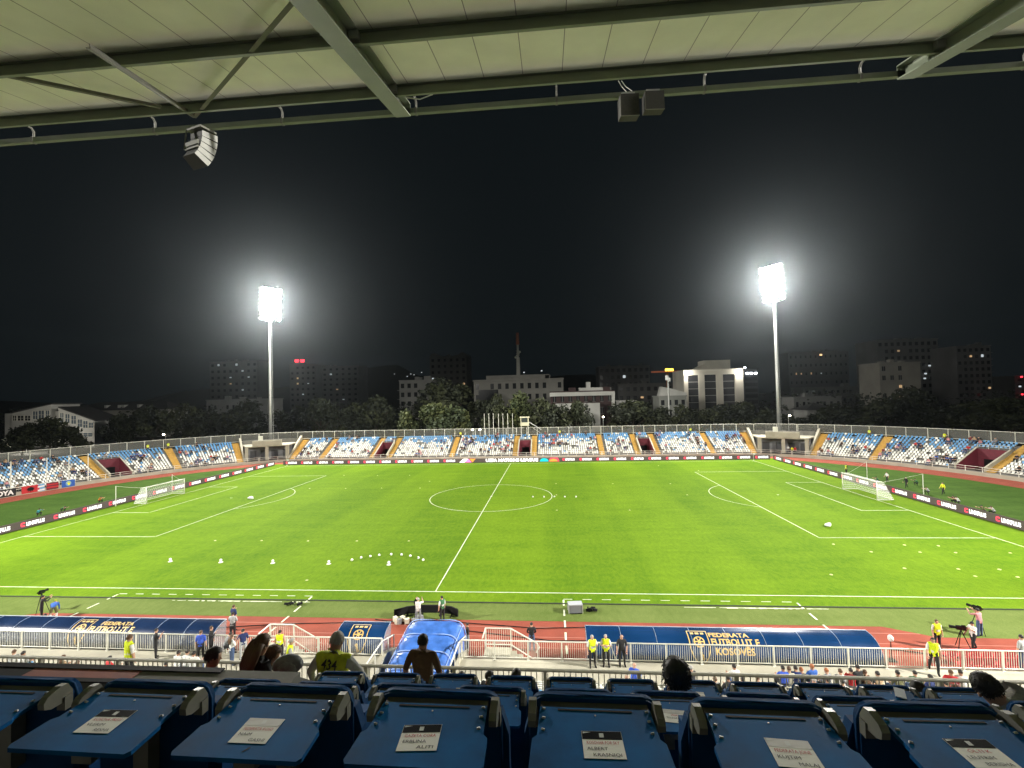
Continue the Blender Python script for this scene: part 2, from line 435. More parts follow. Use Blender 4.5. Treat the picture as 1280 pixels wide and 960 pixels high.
for i, (s, h) in enumerate(TUN):
    tn = MB()
    tb = rowt(TUN_ROWS)
    # rear wall, red, a little above the row behind it
    P = [bowl(s + e, tb + d) for e, d in ((-h, -.02), (h, -.02), (h, .18), (-h, .18))]
    tn.add([(p.x, p.y, z) for z in (.2, rowz(TUN_ROWS) + .40) for p in P], [(0, 1, 5, 4), (4, 5, 6, 7), (2, 3, 7, 6), (1, 2, 6, 5), (3, 0, 4, 7)])
    t_ = tn.build('tunnel', MAROON, bowl_stand)
    t_['label'] = 'dark red stair tunnel cut into the seating'
    for sg in (-1, 1):
        mw_ = MB(); e0, e1 = sg * h, sg * (h + .26)
        A = [bowl(s + e, t) for e in (e0, e1) for t in (T0 + .1, tb + .18)]
        za, zb = ZF + .70, rowz(TUN_ROWS) + .70
        V = []
        for q, (p, zt) in enumerate(zip(A, (za, zb, za, zb))): V += [(p.x, p.y, .15), (p.x, p.y, zt)]
        mw_.add(V, [(0, 2, 3, 1), (4, 5, 7, 6), (0, 1, 5, 4), (2, 6, 7, 3), (1, 3, 7, 5)])
        mw_.build('parapet', CONC_P, t_)
        mi_ = MB(); d = .012 * sg
        A = [bowl(s + e0 - d, T0 + .15), bowl(s + e0 - d, tb - .03)]
        mi_.add([(A[0].x, A[0].y, .2), (A[0].x, A[0].y, za - .16), (A[1].x, A[1].y, zb - .16), (A[1].x, A[1].y, .2)], [(0, 1, 2, 3)])
        mi_.build('side_lining', MAROON, t_)
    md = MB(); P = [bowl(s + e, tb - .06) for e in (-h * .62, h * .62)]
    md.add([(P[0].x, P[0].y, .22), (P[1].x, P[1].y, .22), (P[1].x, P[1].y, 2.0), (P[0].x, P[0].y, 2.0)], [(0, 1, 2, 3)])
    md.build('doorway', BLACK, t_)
    mr = MB(); P = [bowl(s + e, tb + .08) for e in (-h, -h * .33, h * .33, h)]; zt = rowz(TUN_ROWS) + .40
    for p in P: mr.tube([(p.x, p.y, zt), (p.x, p.y, zt + .75)], .03, 5)
    mr.tube([(p.x, p.y, zt + .75) for p in P], .03, 5); mr.tube([(p.x, p.y, zt + .4) for p in P], .02, 5)
    mr.build('handrail', WHITE, t_)

# corner structures that carry the floodlight masts
for i, (a, b) in enumerate(CORN):
    cb = thing('mast_building', ['concrete corner block with two dark openings, under the floodlight mast nearer the hanging banners',
                                 'concrete corner block under a floodlight mast, with people standing in its right opening'][i], 'building')
    L_ = b - a; m_ = (a + b) / 2
    def seg(mb, s0, s1, t0, t1, z0, z1, mi=0): return loft(mb, [(t0, z0), (t1, z0), (t1, z1), (t0, z1)], s0, s1, 1.5, mi, True)
    seg(MB(), a + .15, b - .15, 1.5, 9.8, 3.95, 4.2).build('roof_slab', CONC_P, cb)
    seg(MB(), a + L_ * .17, b - L_ * .17, 1.35, 2.0, 4.203, 5.5).build('parapet', CONC_P, cb)
    for s in (a + .4, m_, b - .4): seg(MB(), s - .32, s + .32, 1.6, 2.2, ZF - .02, 3.947).build('column', CONC_P, cb)
    seg(MB(), a + .3, b - .3, 4.6, 4.9, ZF, 3.947).build('rear_wall', mat('dark grey wall', (.20, .20, .21), .8, noise=(.8, .3)), cb)  # dark grey wall behind the openings
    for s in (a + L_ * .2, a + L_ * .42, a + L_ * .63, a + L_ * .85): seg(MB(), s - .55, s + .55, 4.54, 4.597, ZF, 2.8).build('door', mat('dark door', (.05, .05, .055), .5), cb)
    for sg, s in ((1, a), (-1, b)):
        A = [bowl(s + e * sg, t) for e in (-.25, .1) for t in (.9, 10.2)]
        V = []
        for p, zt in zip(A, (1.0, 5.9, 1.0, 5.9)): V += [(p.x, p.y, ZF - .05), (p.x, p.y, zt)]
        MB().add(V, [(0, 2, 3, 1), (4, 5, 7, 6), (0, 1, 5, 4), (2, 6, 7, 3), (1, 3, 7, 5)]).build('side_wall', CONC_P, cb)
    p = bowl(a + L_ * .36, 2.6); MB().box((p.x, p.y, 5.35), (1.0, .7, 2.3), bowl_dir(m_)).build('cabinet', WHITE, cb)
    seg(MB(), a + .3, b - .3, 9.0, 9.3, 4.203, 5.2).build('upper_wall', CONC_D, cb)

# railings
def rail(name, label, s0, s1, t, zb, zt, gap, bars, pr=.035):
    r = thing(name, label, 'railing')
    mb = MB(); n = int((s1 - s0) / 1.5)
    for z in bars: mb.tube([bowl(s0 + (s1 - s0) * i / n, t, z) for i in range(n + 1)], pr, 5)
    mb.build('rail', WHITE, r)
    k = max(1, round((s1 - s0) / gap))
    for i in range(k + 1):
        p = bowl(s0 + (s1 - s0) * i / k, t)
        MB().box((p.x, p.y, (zb + zt) / 2), (pr * 2.4, pr * 2.4, zt - zb), bowl_dir(s0)).build('post', WHITE, r)
    return r
s_l, s_r = CORN[0][0] + 3, CORN[1][1] - 3
rail('track_railing', 'white railing on the low wall in front of the left curve of seats', -140, s_l - .2, .12, ZF, 1.45, 2.4, (1.45, 1.05))
rail('track_railing', 'white railing on the low wall along the far straight seats, above the advertising boards', s_l, s_r, .12, ZF, 1.45, 2.0, (1.45, 1.05))
rail('track_railing', 'white railing on the low wall in front of the right curve of seats', s_r + .2, 140, .12, ZF, 1.45, 2.4, (1.45, 1.05))
MESHM = mat('fence mesh', (.30, .30, .27), .8, alpha=.34)
for lab, a, b in (('tall white framed mesh fence along the top of the left curve of seats', -145, s_l - .2),
                  ('tall white framed mesh fence along the top of the far straight seats', s_l, s_r),
                  ('tall white framed mesh fence along the top of the right curve of seats', s_r + .2, 145)):
    r = rail('top_fence', lab, a, b, 10.15, 4.4, 6.75, 2.75, (6.75, 4.95), .048)
    r['category'] = 'fence'
    loft(MB(), [(10.15, 4.96), (10.15, 6.74)], a, b, 2.0).build('mesh_panel', MESHM, r)

# seats of the bowl, and the people in them
def in_gap(s, row):
    for a, b in CORN:
        if a - .4 < s < b + .4: return True
    for a in AIS:
        if abs(s - a) < .9: return True
    for a, h in TUN:
        if abs(s - a) < h + .45 and row <= TUN_ROWS: return True
    return False
SW_V = [(-.18, .08, .0), (.18, .08, .0), (.18, .40, .06), (-.18, .40, .06), (-.18, .40, .05), (.18, .40, .05), (.165, .48, .36), (-.165, .48, .36), (.18, .45, .04), (-.18, .45, .04), (.165, .52, .35), (-.165, .52, .35)]
SW_F = [(0, 1, 2, 3), (4, 5, 6, 7), (5, 8, 10, 6), (9, 4, 7, 11), (7, 6, 10, 11), (8, 9, 11, 10)]
bulk = MB(); free_seats = []
rs = random.Random(3)
for row in range(ROWS):
    s = -128.0
    while s < 128.0:
        s += .52
        if in_gap(s, row): continue
        end = abs(s) > 62
        thr = (5.0 if end else 6.2) + 1.1 * math.sin(s * .45 + 1) + .8 * math.sin(s * 1.7)
        pb = min(1, max(0, (row - thr) / 3.2)); pb = .05 + .85 * pb if row > 2 else .03
        blue = rs.random() < pb
        if rs.random() < .09: free_seats.append((s, row)); continue      # folded or missing seats leave dark gaps
        ang = bowl_dir(s) + rs.uniform(-.05, .05); ca, sa = math.cos(ang), math.sin(ang)
        o = bowl(s, rowt(row) + .05, rowz(row) + .30)
        bulk.add([(o.x + x * ca - y * sa, o.y + x * sa + y * ca, o.z + z) for x, y, z in SW_V], SW_F, 1 if blue else (2 if rs.random() < .16 else 0))
        free_seats.append((s, row))
struct(bulk.build('bowl_seats', [SEAT_W, SEAT_B, mat('weathered white seat plastic', (.52, .51, .46), .5, noise=(9, .15))]), 'stuff')
bpy.data.objects['bowl_seats']['label'] = 'mixed white and light blue plastic seats filling the far bowl'
bpy.data.objects['bowl_seats']['category'] = 'seats'
# ------------------------------------------------------------------ floodlight masts
LENS = mat('floodlight lens', (.9, .9, .9), .3, emit=(1.0, .965, .88), estr=LAMP)
BEAM = 4 * PI * 24500.0
LENS_C = mat('cut-off lens', (.9, .9, .9), .3, emit=(1.0, .965, .88), estr=6)
HOUS = mat('lamp housing', (.25, .25, .25), .5, .3)
def mast(label, x, y, z0, zl, aim, group=None, cutoff=False):
    m = thing('floodlight_mast', label, 'floodlight', (x, y, 0), 0, group)
    MB().tube([(0, 0, z0), (0, 0, z0 + 12), (0, 0, zl)], [.46, .38, .28], 14).build('pole', STEEL, m, True)
    MB().tube([(.75, .2, z0), (.55, .15, zl - .2)], .05, 5).build('cable_pipe', STEEL, m)
    d = Vector((aim[0] - x, aim[1] - y, -(zl + 4))); yaw = math.atan2(d.y, d.x) - PI / 2; tilt = math.atan2(-d.z, math.hypot(d.x, d.y)) * .62
    R = Matrix.Rotation(yaw, 3, 'Z') @ Matrix.Rotation(-.10, 3, 'X')
    def W(a, b, c): return R @ Vector((a, b, c)) + Vector((0, 0, zl))
    fr = MB(); H, Wd = 9.2, 5.2
    for c in range(7): fr.beam(W(-Wd / 2 + c * Wd / 6, -.25, 0), W(-Wd / 2 + c * Wd / 6, -.25, H), .1, .12)
    for r in range(9): fr.beam(W(-Wd / 2 - .5, -.1, .5 + r * 1.03), W(Wd / 2 + .5, -.1, .5 + r * 1.03), .14, .1)
    fr.box(W(0, -.5, .2), (2.2, .8, .6), yaw)
    fr.build('lamp_frame', STEEL, m)
    RL = Matrix.Rotation(yaw, 3, 'Z') @ Matrix.Rotation(-tilt, 3, 'X')
    h0 = l0 = None
    for r in range(9):
        for c in range(6):
            if (r, c) in ((0, 1), (1, 5)): continue
            p = W(-Wd / 2 + .2 + c * .92 + .22 * (r % 2) + .05 * math.sin(r * 5 + c), .32 + .12 * math.sin(r * 3 + c * 2), .62 + r * 1.01 + .08 * math.sin(c * 4 + r))
            if h0 is None:
                hb = MB().tube([(0, -.26, 0), (0, -.1, 0), (0, .12, 0)], [.16, .34, .40], 10); hb.xf(RL.to_4x4())
                h0 = hb.build('lamp', HOUS, m); h0.location = p
                n = 8; lb = MB().add([RL @ Vector((math.cos(2 * PI * k / n) * .36, .15, math.sin(2 * PI * k / n) * .36)) for k in range(n)], [tuple(range(n))[::-1]])
                lb.build('lens', LENS_C if cutoff else LENS, h0)
            else:
                hc = h0.copy(); link(hc); hc.parent = m; hc.location = p
                for ch in h0.children: k = ch.copy(); link(k); k.parent = hc
    if cutoff:      # lamps with cut-off optics: their light leaves as beams that stop short of the horizon
        for da in (-29, 0, 29):
            ld = bpy.data.lights.new('beam', 'SPOT'); ld.energy = BEAM; ld.color = (1.0, .965, .88); ld.spot_size = math.radians(62); ld.spot_blend = .6; ld.shadow_soft_size = 2.6
            lo = link(bpy.data.objects.new('beam', ld)); lo.parent = m; lo.location = W(0, 1.6, H / 2)
            lo.rotation_euler = (math.radians(90 - 28), 0, yaw + math.radians(da))
    return m
mast('tall floodlight mast shining white, on the corner block nearer the banners and gabled house', -69.15, 54.0, 4.2, 38.0, (4, 2))
mast('tall floodlight mast shining white, near the white three-bay office building', 67.4, 54.0, 4.2, 37.9, (-4, 2))
mast('floodlight mast behind the main stand corner, beside the covered dugout with white glare', -80.0, -62.0, 0, 38.0, (4, 2), None, True)
mast('floodlight mast behind the main stand corner, beyond the red chairs', 80.0, -62.0, 0, 38.0, (-4, 2), None, True)

# ------------------------------------------------------------------ advertising boards
BOARD = mat('board face', (.035, .028, .027), .35, emit=(.12, .085, .08), estr=.7)
LED_W = mat('lit white lettering', (.6, .6, .6), .5, emit=(1, .97, .95), estr=1.5)
LED_R = mat('lit red emblem', (.5, .02, .04), .5, emit=(1, .06, .12), estr=1.2)
LED_T = mat('lit teal', (.0, .3, .35), .5, emit=(.0, .50, .55), estr=.9)
LED_O = mat('lit orange', (.6, .2, .02), .5, emit=(1, .30, .06), estr=.9)
LED_P = mat('lit pink', (.6, .1, .4), .5, emit=(.9, .25, .55), estr=.9)
def board_proto(name):
    b = thing(name, '', 'advertising board')
    MB().box((0, .0, .5), (3.82, .10, .96)).build('panel', BOARD, b)
    MB().box((-1.4, .35, .25), (.08, .6, .06)).box((1.4, .35, .25), (.08, .6, .06)).box((-1.4, .06, .5), (.08, .03, .9)).box((1.4, .06, .5), (.08, .03, .9)).build('rear_brace', GREYP, b)
    mb = MB(); add_text(mb, 'LINKPLUS', lambda u, v: (.42 + u, -.054, .29 + v), .42, 0, .05, 2.1); mb.build('lettering', LED_W, b)
    e = MB(); n = 14
    for k in range(n):   # an open ring with a notch, like a letter C in a soft square
        a0, a1 = .55 + (2 * PI - 1.1) * k / n, .55 + (2 * PI - 1.1) * (k + 1) / n
        def q(a, r): 
            m_ = 1 / max(abs(math.cos(a)), abs(math.sin(a))) ** .6
            return (-.98 + r * m_ * math.cos(a), -.055, .50 + r * m_ * math.sin(a))
        e.quad(q(a0, .27), q(a0, .11), q(a1, .11), q(a1, .27))
    e.build('emblem', LED_R, b)
    return b
bp0 = board_proto('advertising_board')
n_b = 0
def put_board(x, y, rz, label, group):
    global n_b
    o = bp0 if n_b == 0 else copy_tree(bp0); n_b += 1
    place(o, (x, y, 0), rz, label, group); return o
LF = 'dark advertising board with red ring emblem and white letters along the far touchline'
x = -52.7
while x < -11.5: put_board(x, 36, 0, LF, 'boards along the far touchline'); x += 3.82
xl_end = x - 1.91
x = 12.9
while x < 56: put_board(x, 36, 0, LF, 'boards along the far touchline'); x += 3.82
y = 33.6
LLb = 'dark red-emblem advertising board behind the goal on the hanging banners side'
while y > -27: put_board(-56.5, y, PI / 2, LLb, 'boards behind the left goal'); y -= 3.82
y = 33.6
LRb = 'dark red-emblem advertising board behind the goal where photographers crouch'
while y > -27: put_board(57.3, y, -PI / 2, LRb, 'boards behind the right goal'); y -= 3.82
# centre board with the league name
cb_ = thing('league_board', 'long dark board with white words UEFA NATIONS LEAGUE between two coloured emblems', 'advertising board', (.5, 36, 0))
x0, x1 = xl_end - .5 + .02, 12.9 - 1.91 - .5 - .02
MB().b2((x0, -.05, .02), (x1, .05, .98)).build('panel', BOARD, cb_)
mb = MB(); add_text(mb, 'UEFA NATIONS LEAGUE', lambda u, v: (-.4 + u, -.054, .20 + v), .62, 0, .055, 12.0); mb.build('lettering', LED_W, cb_)
def tri(P, m, name='emblem'): MB().add([(a, -.056, b) for a, b in P], [tuple(range(len(P)))]).build(name, m, cb_)
xa = x0 + .5
tri([(xa, .1), (xa + 1.0, .9), (xa + 2.1, .9), (xa + 1.2, .1)], LED_W); tri([(xa + 1.3, .1), (xa + 2.2, .9), (xa + 2.9, .1)], LED_P)
tri([(xa + 2.4, .9), (xa + 3.9, .9), (xa + 3.6, .7), (xa + 3.1, .1)], LED_O)
xb = 6.1
def semi(cx, cz, r, m): tri([(cx + r * math.cos(PI * k / 14), cz + r * .75 * math.sin(PI * k / 14)) for k in range(15)], m)
semi(xb + .9, .1, 1.0, LED_T); tri([(xb + 1.95, .1), (xb + 2.3, .9), (xb + 4.0, .9), (xb + 4.3, .1)], LED_R, 'emblem'); 
MB().add([(xb + 3.0 + .9 * math.cos(PI * k / 14), -.06, .1 + .6 * math.sin(PI * k / 14)) for k in range(15)], [tuple(range(15))]).build('emblem', LED_O, cb_)

# ------------------------------------------------------------------ goals, net poles, corner flags
NET = mat('goal net', (.8, .8, .78), .9, alpha=.26)
NETS = mat('net string', (.7, .7, .68), .9)
def goal(label, X, sg):
    g = thing('goal', label, 'goal', (X, 0, 0), 0)
    for y in (-3.66, 3.66): MB().tube([(0, y, 0), (0, y, 2.5)], .06, 10).build('post', WHITE, g, True)
    MB().tube([(0, -3.72, 2.44), (0, 3.72, 2.44)], .06, 10).build('crossbar', WHITE, g, True)
    D = 2.1 * sg
    for y in (-3.66, 3.66):
        MB().tube([(D, y, .03), (0, y, .03)], .03, 6).build('ground_bar', WHITE, g)
        MB().tube([(0, y, 2.44), (D * .42, y, 2.40)], .025, 6).build('stanchion', WHITE, g)
    MB().tube([(D, -3.66, .03), (D, 3.66, .03)], .03, 6).build('ground_bar', WHITE, g)
    n = MB(); U = D * .42
    for y in (-3.66, 3.66): n.add([(0, y, 0), (D, y, .03), (U, y, 2.4), (0, y, 2.44)], [(0, 1, 2, 3)])
    n.add([(D, -3.66, .03), (D, 3.66, .03), (U, 3.66, 2.4), (U, -3.66, 2.4), (0, -3.66, 2.44), (0, 3.66, 2.44)], [(0, 1, 2, 3), (3, 2, 5, 4)])
    net = n.build('net', NET, g)
    st = MB()
    for k in range(0, 19):
        y = -3.66 + 7.32 * k / 18; st.tube([(D, y, .03), (U, y, 2.4), (0, y, 2.44)], .008, 3, cap=False)
    for k in range(1, 7):
        f = k / 7; st.tube([(0, -3.66, 2.44 * f), (D + (U - D) * f, -3.66, 2.4 * f), (D + (U - D) * f, 3.66, 2.4 * f), (0, 3.66, 2.44 * f)], .008, 3, cap=False)
    st.build('net_string', NETS, net)
    return g
goal('white football goal with net, at the end nearer the hanging banners', -52.5, -1)
goal('white football goal with net, at the end where photographers crouch', 52.5, 1)
def netpole(label, x, y, h, tx, ty, tz):
    g = thing('net_pole', label, 'net pole', (x, y, 0))
    MB().tube([(0, 0, 0), (0, 0, h)], .05, 6).build('pole', WHITE, g)
    MB().tube([(0, 0, h), ((tx - x) * .5, (ty - y) * .5, (tz + h) / 2 - .05), (tx - x, ty - y, tz)], .018, 4).build('guy_rope', WHITE, g)
netpole('white net support pole behind the left goal, nearer the dugouts', -55.9, -5.3, 3.0, -53.4, -3.66, 2.4)
netpole('white net support pole behind the left goal, farther from the dugouts', -55.8, 4.9, 3.0, -53.4, 3.66, 2.4)
netpole('white net support pole behind the right goal, nearer the dugouts', 60.6, -.6, 2.9, 53.4, -3.66, 2.4)
netpole('white net support pole behind the right goal, farther from the dugouts', 60.9, 11.3, 2.9, 53.4, 3.66, 2.4)
for x, lab in ((-52.5, 'small white corner flag in the far corner near the mast with banners side'), (52.5, 'small white corner flag in the far corner below the mast near the office')):
    g = thing('corner_flag', lab, 'corner flag', (x, 34, 0))
    MB().tube([(0, 0, 0), (0, 0, 1.6)], .035, 6).build('pole', WHITE, g)
    MB().add([(0, .0, 1.58), (.4, .05, 1.5), (.42, .1, 1.28), (0, 0, 1.25), (0, .012, 1.58), (.4, .062, 1.5), (.42, .112, 1.28), (0, .012, 1.25)], [(0, 1, 2, 3), (7, 6, 5, 4)]).build('flag', cloth('white'), g)

# ------------------------------------------------------------------ balls, markers and bags on the grass
BALLM = mat('ball', (.80, .80, .76), .4); BALLD = mat('ball panel', (.04, .04, .05), .4)
def ball_proto():
    b = MB().ball((0, 0, .115), .115, 14, 10)
    for k in range(len(b.f)):
        if (k * 7) % 23 == 0: b.m[k] = 1
    return b.build('football', [BALLM, BALLD], smooth=True)
b0 = ball_proto(); nb = 0
def ball(px, py, label, group):
    global nb
    o = b0 if nb == 0 else b0.copy()
    if nb: link(o)
    nb += 1; P = at(px, py, Z=.1); o.location = (P.x, P.y, .004); o.rotation_euler = (0, 0, nb)
    tag(o, label, 'ball', group)
for q in ((440, 700), (451.5, 697), (463, 695.5), (474, 694), (489, 693), (502, 693.5), (513, 695), (523, 697.5), (529, 700)):
    ball(*q, 'white football in the curved row of nine set out near the halfway line', 'curved row of footballs')
for q in ((666, 621), (680, 621), (693, 621), (706, 621), (720, 621)):
    ball(*q, 'white football in the straight row crossing the edge of the centre circle', 'straight row of footballs')
CONEM = mat('white training cone', (.78, .78, .70), .6)
def cone_obj():
    return MB().tube([(0, 0, 0), (0, 0, .02)], [.20, .20], 12).tube([(0, 0, .02), (0, 0, .14)], [.14, .06], 12).ball((0, 0, .22), .12, 12, 8).build('training_cone', CONEM)
k0 = cone_obj()
for i, q in enumerate(((213, 702), (276, 703), (341, 704), (411, 705), (486, 706))):
    o = k0 if i == 0 else k0.copy()
    if i: link(o)
    P = at(*q, Z=0); o.location = (P.x, P.y, .003)
    tag(o, ['white training cone standing alone nearest the goal with banners', 'white training cone second from the goal with banners', 'white training cone third from the goal with banners', 'white training cone just before the curved row of footballs', 'white training cone under the middle of the curved row of footballs'][i], 'cone', 'white training cones')
DISC = mat('pale yellow marker', (.46, .50, .20), .7)
d0 = MB().tube([(0, 0, 0), (0, 0, .02), (0, 0, .05)], [.125, .12, .05], 12).build('marker_disc', DISC)
LD = [(269, 675.5), (327, 675.5), (385, 676), (446, 676), (511, 676), (383.5, 725), (430, 594), (472, 594.5), (512, 594), (387, 610.5), (432, 610.5), (477, 610), (525, 610), (537, 601.5)]
RD = [(695, 604.5), (766, 604.5), (838, 604.5), (859, 618.5), (696, 637.5), (787, 637.5), (695.5, 618.5), (823, 582), (873, 588), (1041.7, 680), (1089, 689.5), (1130.5, 681), (1150, 690), (1173, 682), (1194.5, 690.5), (1263, 691), (1130.5, 710), (1198, 711), (1249, 711.5), (1272, 721), (1219, 720), (1039, 718)]
first = True
for lst, lab, gr in ((LD, 'pale flat marker disc on the grass on the goal-with-banners side of the halfway line', 'marker discs left half'), (RD, 'pale flat marker disc on the grass on the photographers side of the halfway line', 'marker discs right half')):
    for q in lst:
        o = d0 if first else d0.copy()
        if not first: link(o)
        first = False; P = at(*q, Z=.03); o.location = (P.x, P.y, .003); tag(o, lab, 'marker', gr)
def bag(label, px, py, rz):
    P = at(px, py, Z=.1); mb = MB()
    rr = random.Random(px)
    for k in range(4): mb.ball((rr.uniform(-.3, .3), rr.uniform(-.2, .2), .13 + .05 * k), .24, 9, 6, 0, (1.4, .9, .7))
    tag(mb.build('kit_bag', cloth('white'), smooth=True, loc=(P.x, P.y, 0), rz=rz), label, 'bag')
bag('long white kit bag lying on the grass before the left penalty area', 315, 623, .3)
bag('heap of white kit bags on the grass at the right penalty area corner', 1035, 657, .8)
# ------------------------------------------------------------------ main stand (camera side)
WZ = .8      # level of the walkway in front of the lower tier
main_stand = thing('main_stand', 'covered main stand with pale concrete walkway, lower tier and raised press tier', 'stand')
mb = MB()
for x0, x1 in ((-62, -.1), (3.9, 62)):
    mb.b2((x0, -47.1, WZ - .25), (x1, -44.3, WZ))
    mb.b2((x0, -44.5, -.1), (x1, -44.302, WZ - .252))
mb.b2((-.1, -47.12, -2.2), (3.9, -46.95, WZ))
mb.build('walkway', CONC_P, main_stand)
LT, LR, LN, LY, LZ = .8, .4, 14, -47.1, .92
mb = MB()
for r in range(LN):
    y1 = LY - r * LT
    mb.b2((-62, y1 - LT, -.1 if r == 0 else LZ + LR * (r - 1) - .3), (62, y1 - .001 * r, LZ + LR * r))
mb.build('lower_terrace', mat('pale terrace', (.40, .38, .30), .85, noise=(.8, .15)), main_stand)
mb = MB(); mb.b2((-62, -58.9, 0), (62, -58.45, 7.75))
mb.build('tier_wall', CONC_P, main_stand)
edges = [(-58.9, 7.75), (-60.4, 8.4), (-61.7, 9.25), (-63.1, 10.4), (-64.5, 11.43), (-65.9, 12.2), (-67.25, 13.03), (-68.6, 13.85), (-70.0, 14.5), (-71.4, 15.2), (-72.8, 15.2)]
mb = MB()
for i in range(len(edges) - 1):
    y1, z = edges[i]; y0 = edges[i + 1][0]
    mb.b2((-62, y0, z - 1.4), (62, y1 + (.0 if i == 0 else .002), z))
mb.build('upper_terrace', CONC_D, main_stand)
mb = MB()
for i in range(1, 8):
    y1, z = edges[i]
    mb.b2((-30, y1 - .04, z + .001), (40, y1 + .006, z + .006))
mb.build('step_nosing', mat('step nosing', (.30, .29, .26), .8), main_stand)
MB().b2((-62, -74.6, 0), (62, -74.3, 19)).build('rear_wall', mat('dark glazed rear wall', (.025, .025, .028), .4), main_stand)
# parapet round the stair opening at the left of the press tier
xr = at(388, 838, Y=-65.9).x
ZN = at(300, 838, Y=-66.05).z; ZL = at(100, 846, Y=-66.2).z; ZFW = at(150, 836, Y=-64.68).z
mb = MB(); mb.b2((-14, -66.25, 11.8), (xr, -66.05, ZN)); mb.prism([(-66.049, 11.0), (-64.6, 11.0), (-64.6, ZN - 1.15), (-66.049, ZN - .04)], xr - .2, xr, 'yz'); mb.build('parapet', CONC_D, main_stand)
mb = MB(); mb.b2((-14, -64.76, 10.3), (xr - .9, -64.6, ZFW - .04)); mb.build('parapet', MAROON, main_stand)['label'] = 'dark red inner parapet of the stair opening'
mb = MB(); mb.b2((-14, -66.262, ZN + .002), (at(176, 842, Y=-66.1).x, -66.215, ZN + .012)); mb.b2((-14, -66.10, ZN + .002), (at(275, 838, Y=-66.1).x, -66.04, ZN + .012)); mb.b2((-14, -66.214, ZN + .002), (at(45, 842, Y=-66.1).x, -66.101, ZN + .007)); mb.b2((-14, -64.785, ZFW - .038), (xr - .9, -64.68, ZFW + .012)); mb.build('coping', BLACK, main_stand)
MB().b2((at(45, 842, Y=-66.1).x, -66.214, ZN + .002), (at(178, 842, Y=-66.1).x, -66.101, ZN + .006)).build('red_strip', mat('dull red', (.30, .10, .08), .8, noise=(4, .3)), main_stand)  # dull red strip along the parapet top

def bar_rail(name, label, x0, x1, y, zb, h, gap, bar=.11, m=WHITE, posts_r=.035):
    r = thing(name, label, 'railing', (0, 0, 0))
    mb = MB(); mb.tube([(x0, y, zb + h), (x1, y, zb + h)], .038, 8); mb.tube([(x0, y, zb + .12), (x1, y, zb + .12)], .028, 6); mb.build('rail', m, r, True)
    n = max(1, round((x1 - x0) / gap))
    for i in range(n + 1): 
        X = x0 + (x1 - x0) * i / n; MB().box((X, y, zb + h / 2), (.075, .075, h)).box((X, y, zb + .008), (.16, .16, .016)).build('post', m, r)
    mb = MB(); k = int((x1 - x0) / bar)
    for i in range(k):
        X = x0 + (i + .5) * (x1 - x0) / k
        mb.box((X, y, zb + .12 + (h - .12) / 2), (.018, .018, h - .15))
    mb.build('bar_panel', m, r)
    return r
bar_rail('walkway_railing', 'white barred railing along the walkway behind the long covered dugout with white glare', -40.5, -.35, -44.42, WZ, 1.0, 1.83)
bar_rail('walkway_railing', 'white barred railing along the walkway behind the blue dugout with large gold lettering', 4.1, 44.0, -44.42, WZ, 1.0, 1.83)
GRAIL = mat('dull cream rail paint', (.50, .48, .40), .5, noise=(3, .12))
bar_rail('tier_railing', 'dull cream barred railing at the front edge of the press tier', -22, 40, -59.05, 7.75, 1.08, 2.1, .125, GRAIL)
# railings and ramp walls round the players' tunnel
rw = thing('tunnel_ramp', 'pale concrete ramp walls with white sloping handrails beside the blue inflatable tunnel', 'ramp')
for xa, xb in ((-.42, -.1), (3.9, 4.1)):
    MB().prism([(-47.0, -1.8), (-42.6, -.05), (-42.6, .35), (-44.3, .95), (-47.0, .95)], xa, xb - .001, 'yz').build('ramp_wall', CONC_P, rw)
for X in (-.26, 4.0):
    mb = MB(); mb.tube([(X, -46.9, 1.75), (X, -44.6, 1.75), (X, -42.75, 1.15)], .04, 6)
    mb.build('handrail', WHITE, rw)
    for y, zb, zt in ((-46.9, .95, 1.75), (-45.7, .95, 1.75), (-44.6, .95, 1.75), (-43.7, .7, 1.45), (-42.75, .3, 1.15)):
        MB().box((X, y, (zb + zt) / 2), (.05, .05, zt - zb)).build('post', WHITE, rw)
MB().prism([(-47, -2.3), (-42.3, -.2), (-42.3, -.01), (-47, -2.1)], -.1, 3.9, 'yz').build('ramp_floor', CONC_D, rw)
mb = MB(); mb.tube([(-.3, -46.98, 1.75), (4.1, -46.98, 1.75)], .04, 6)
for X in (.9, 2.0, 3.1): mb.tube([(X, -46.98, .8), (X, -46.98, 1.75)], .03, 6)
mb.build('handrail', WHITE, rw)
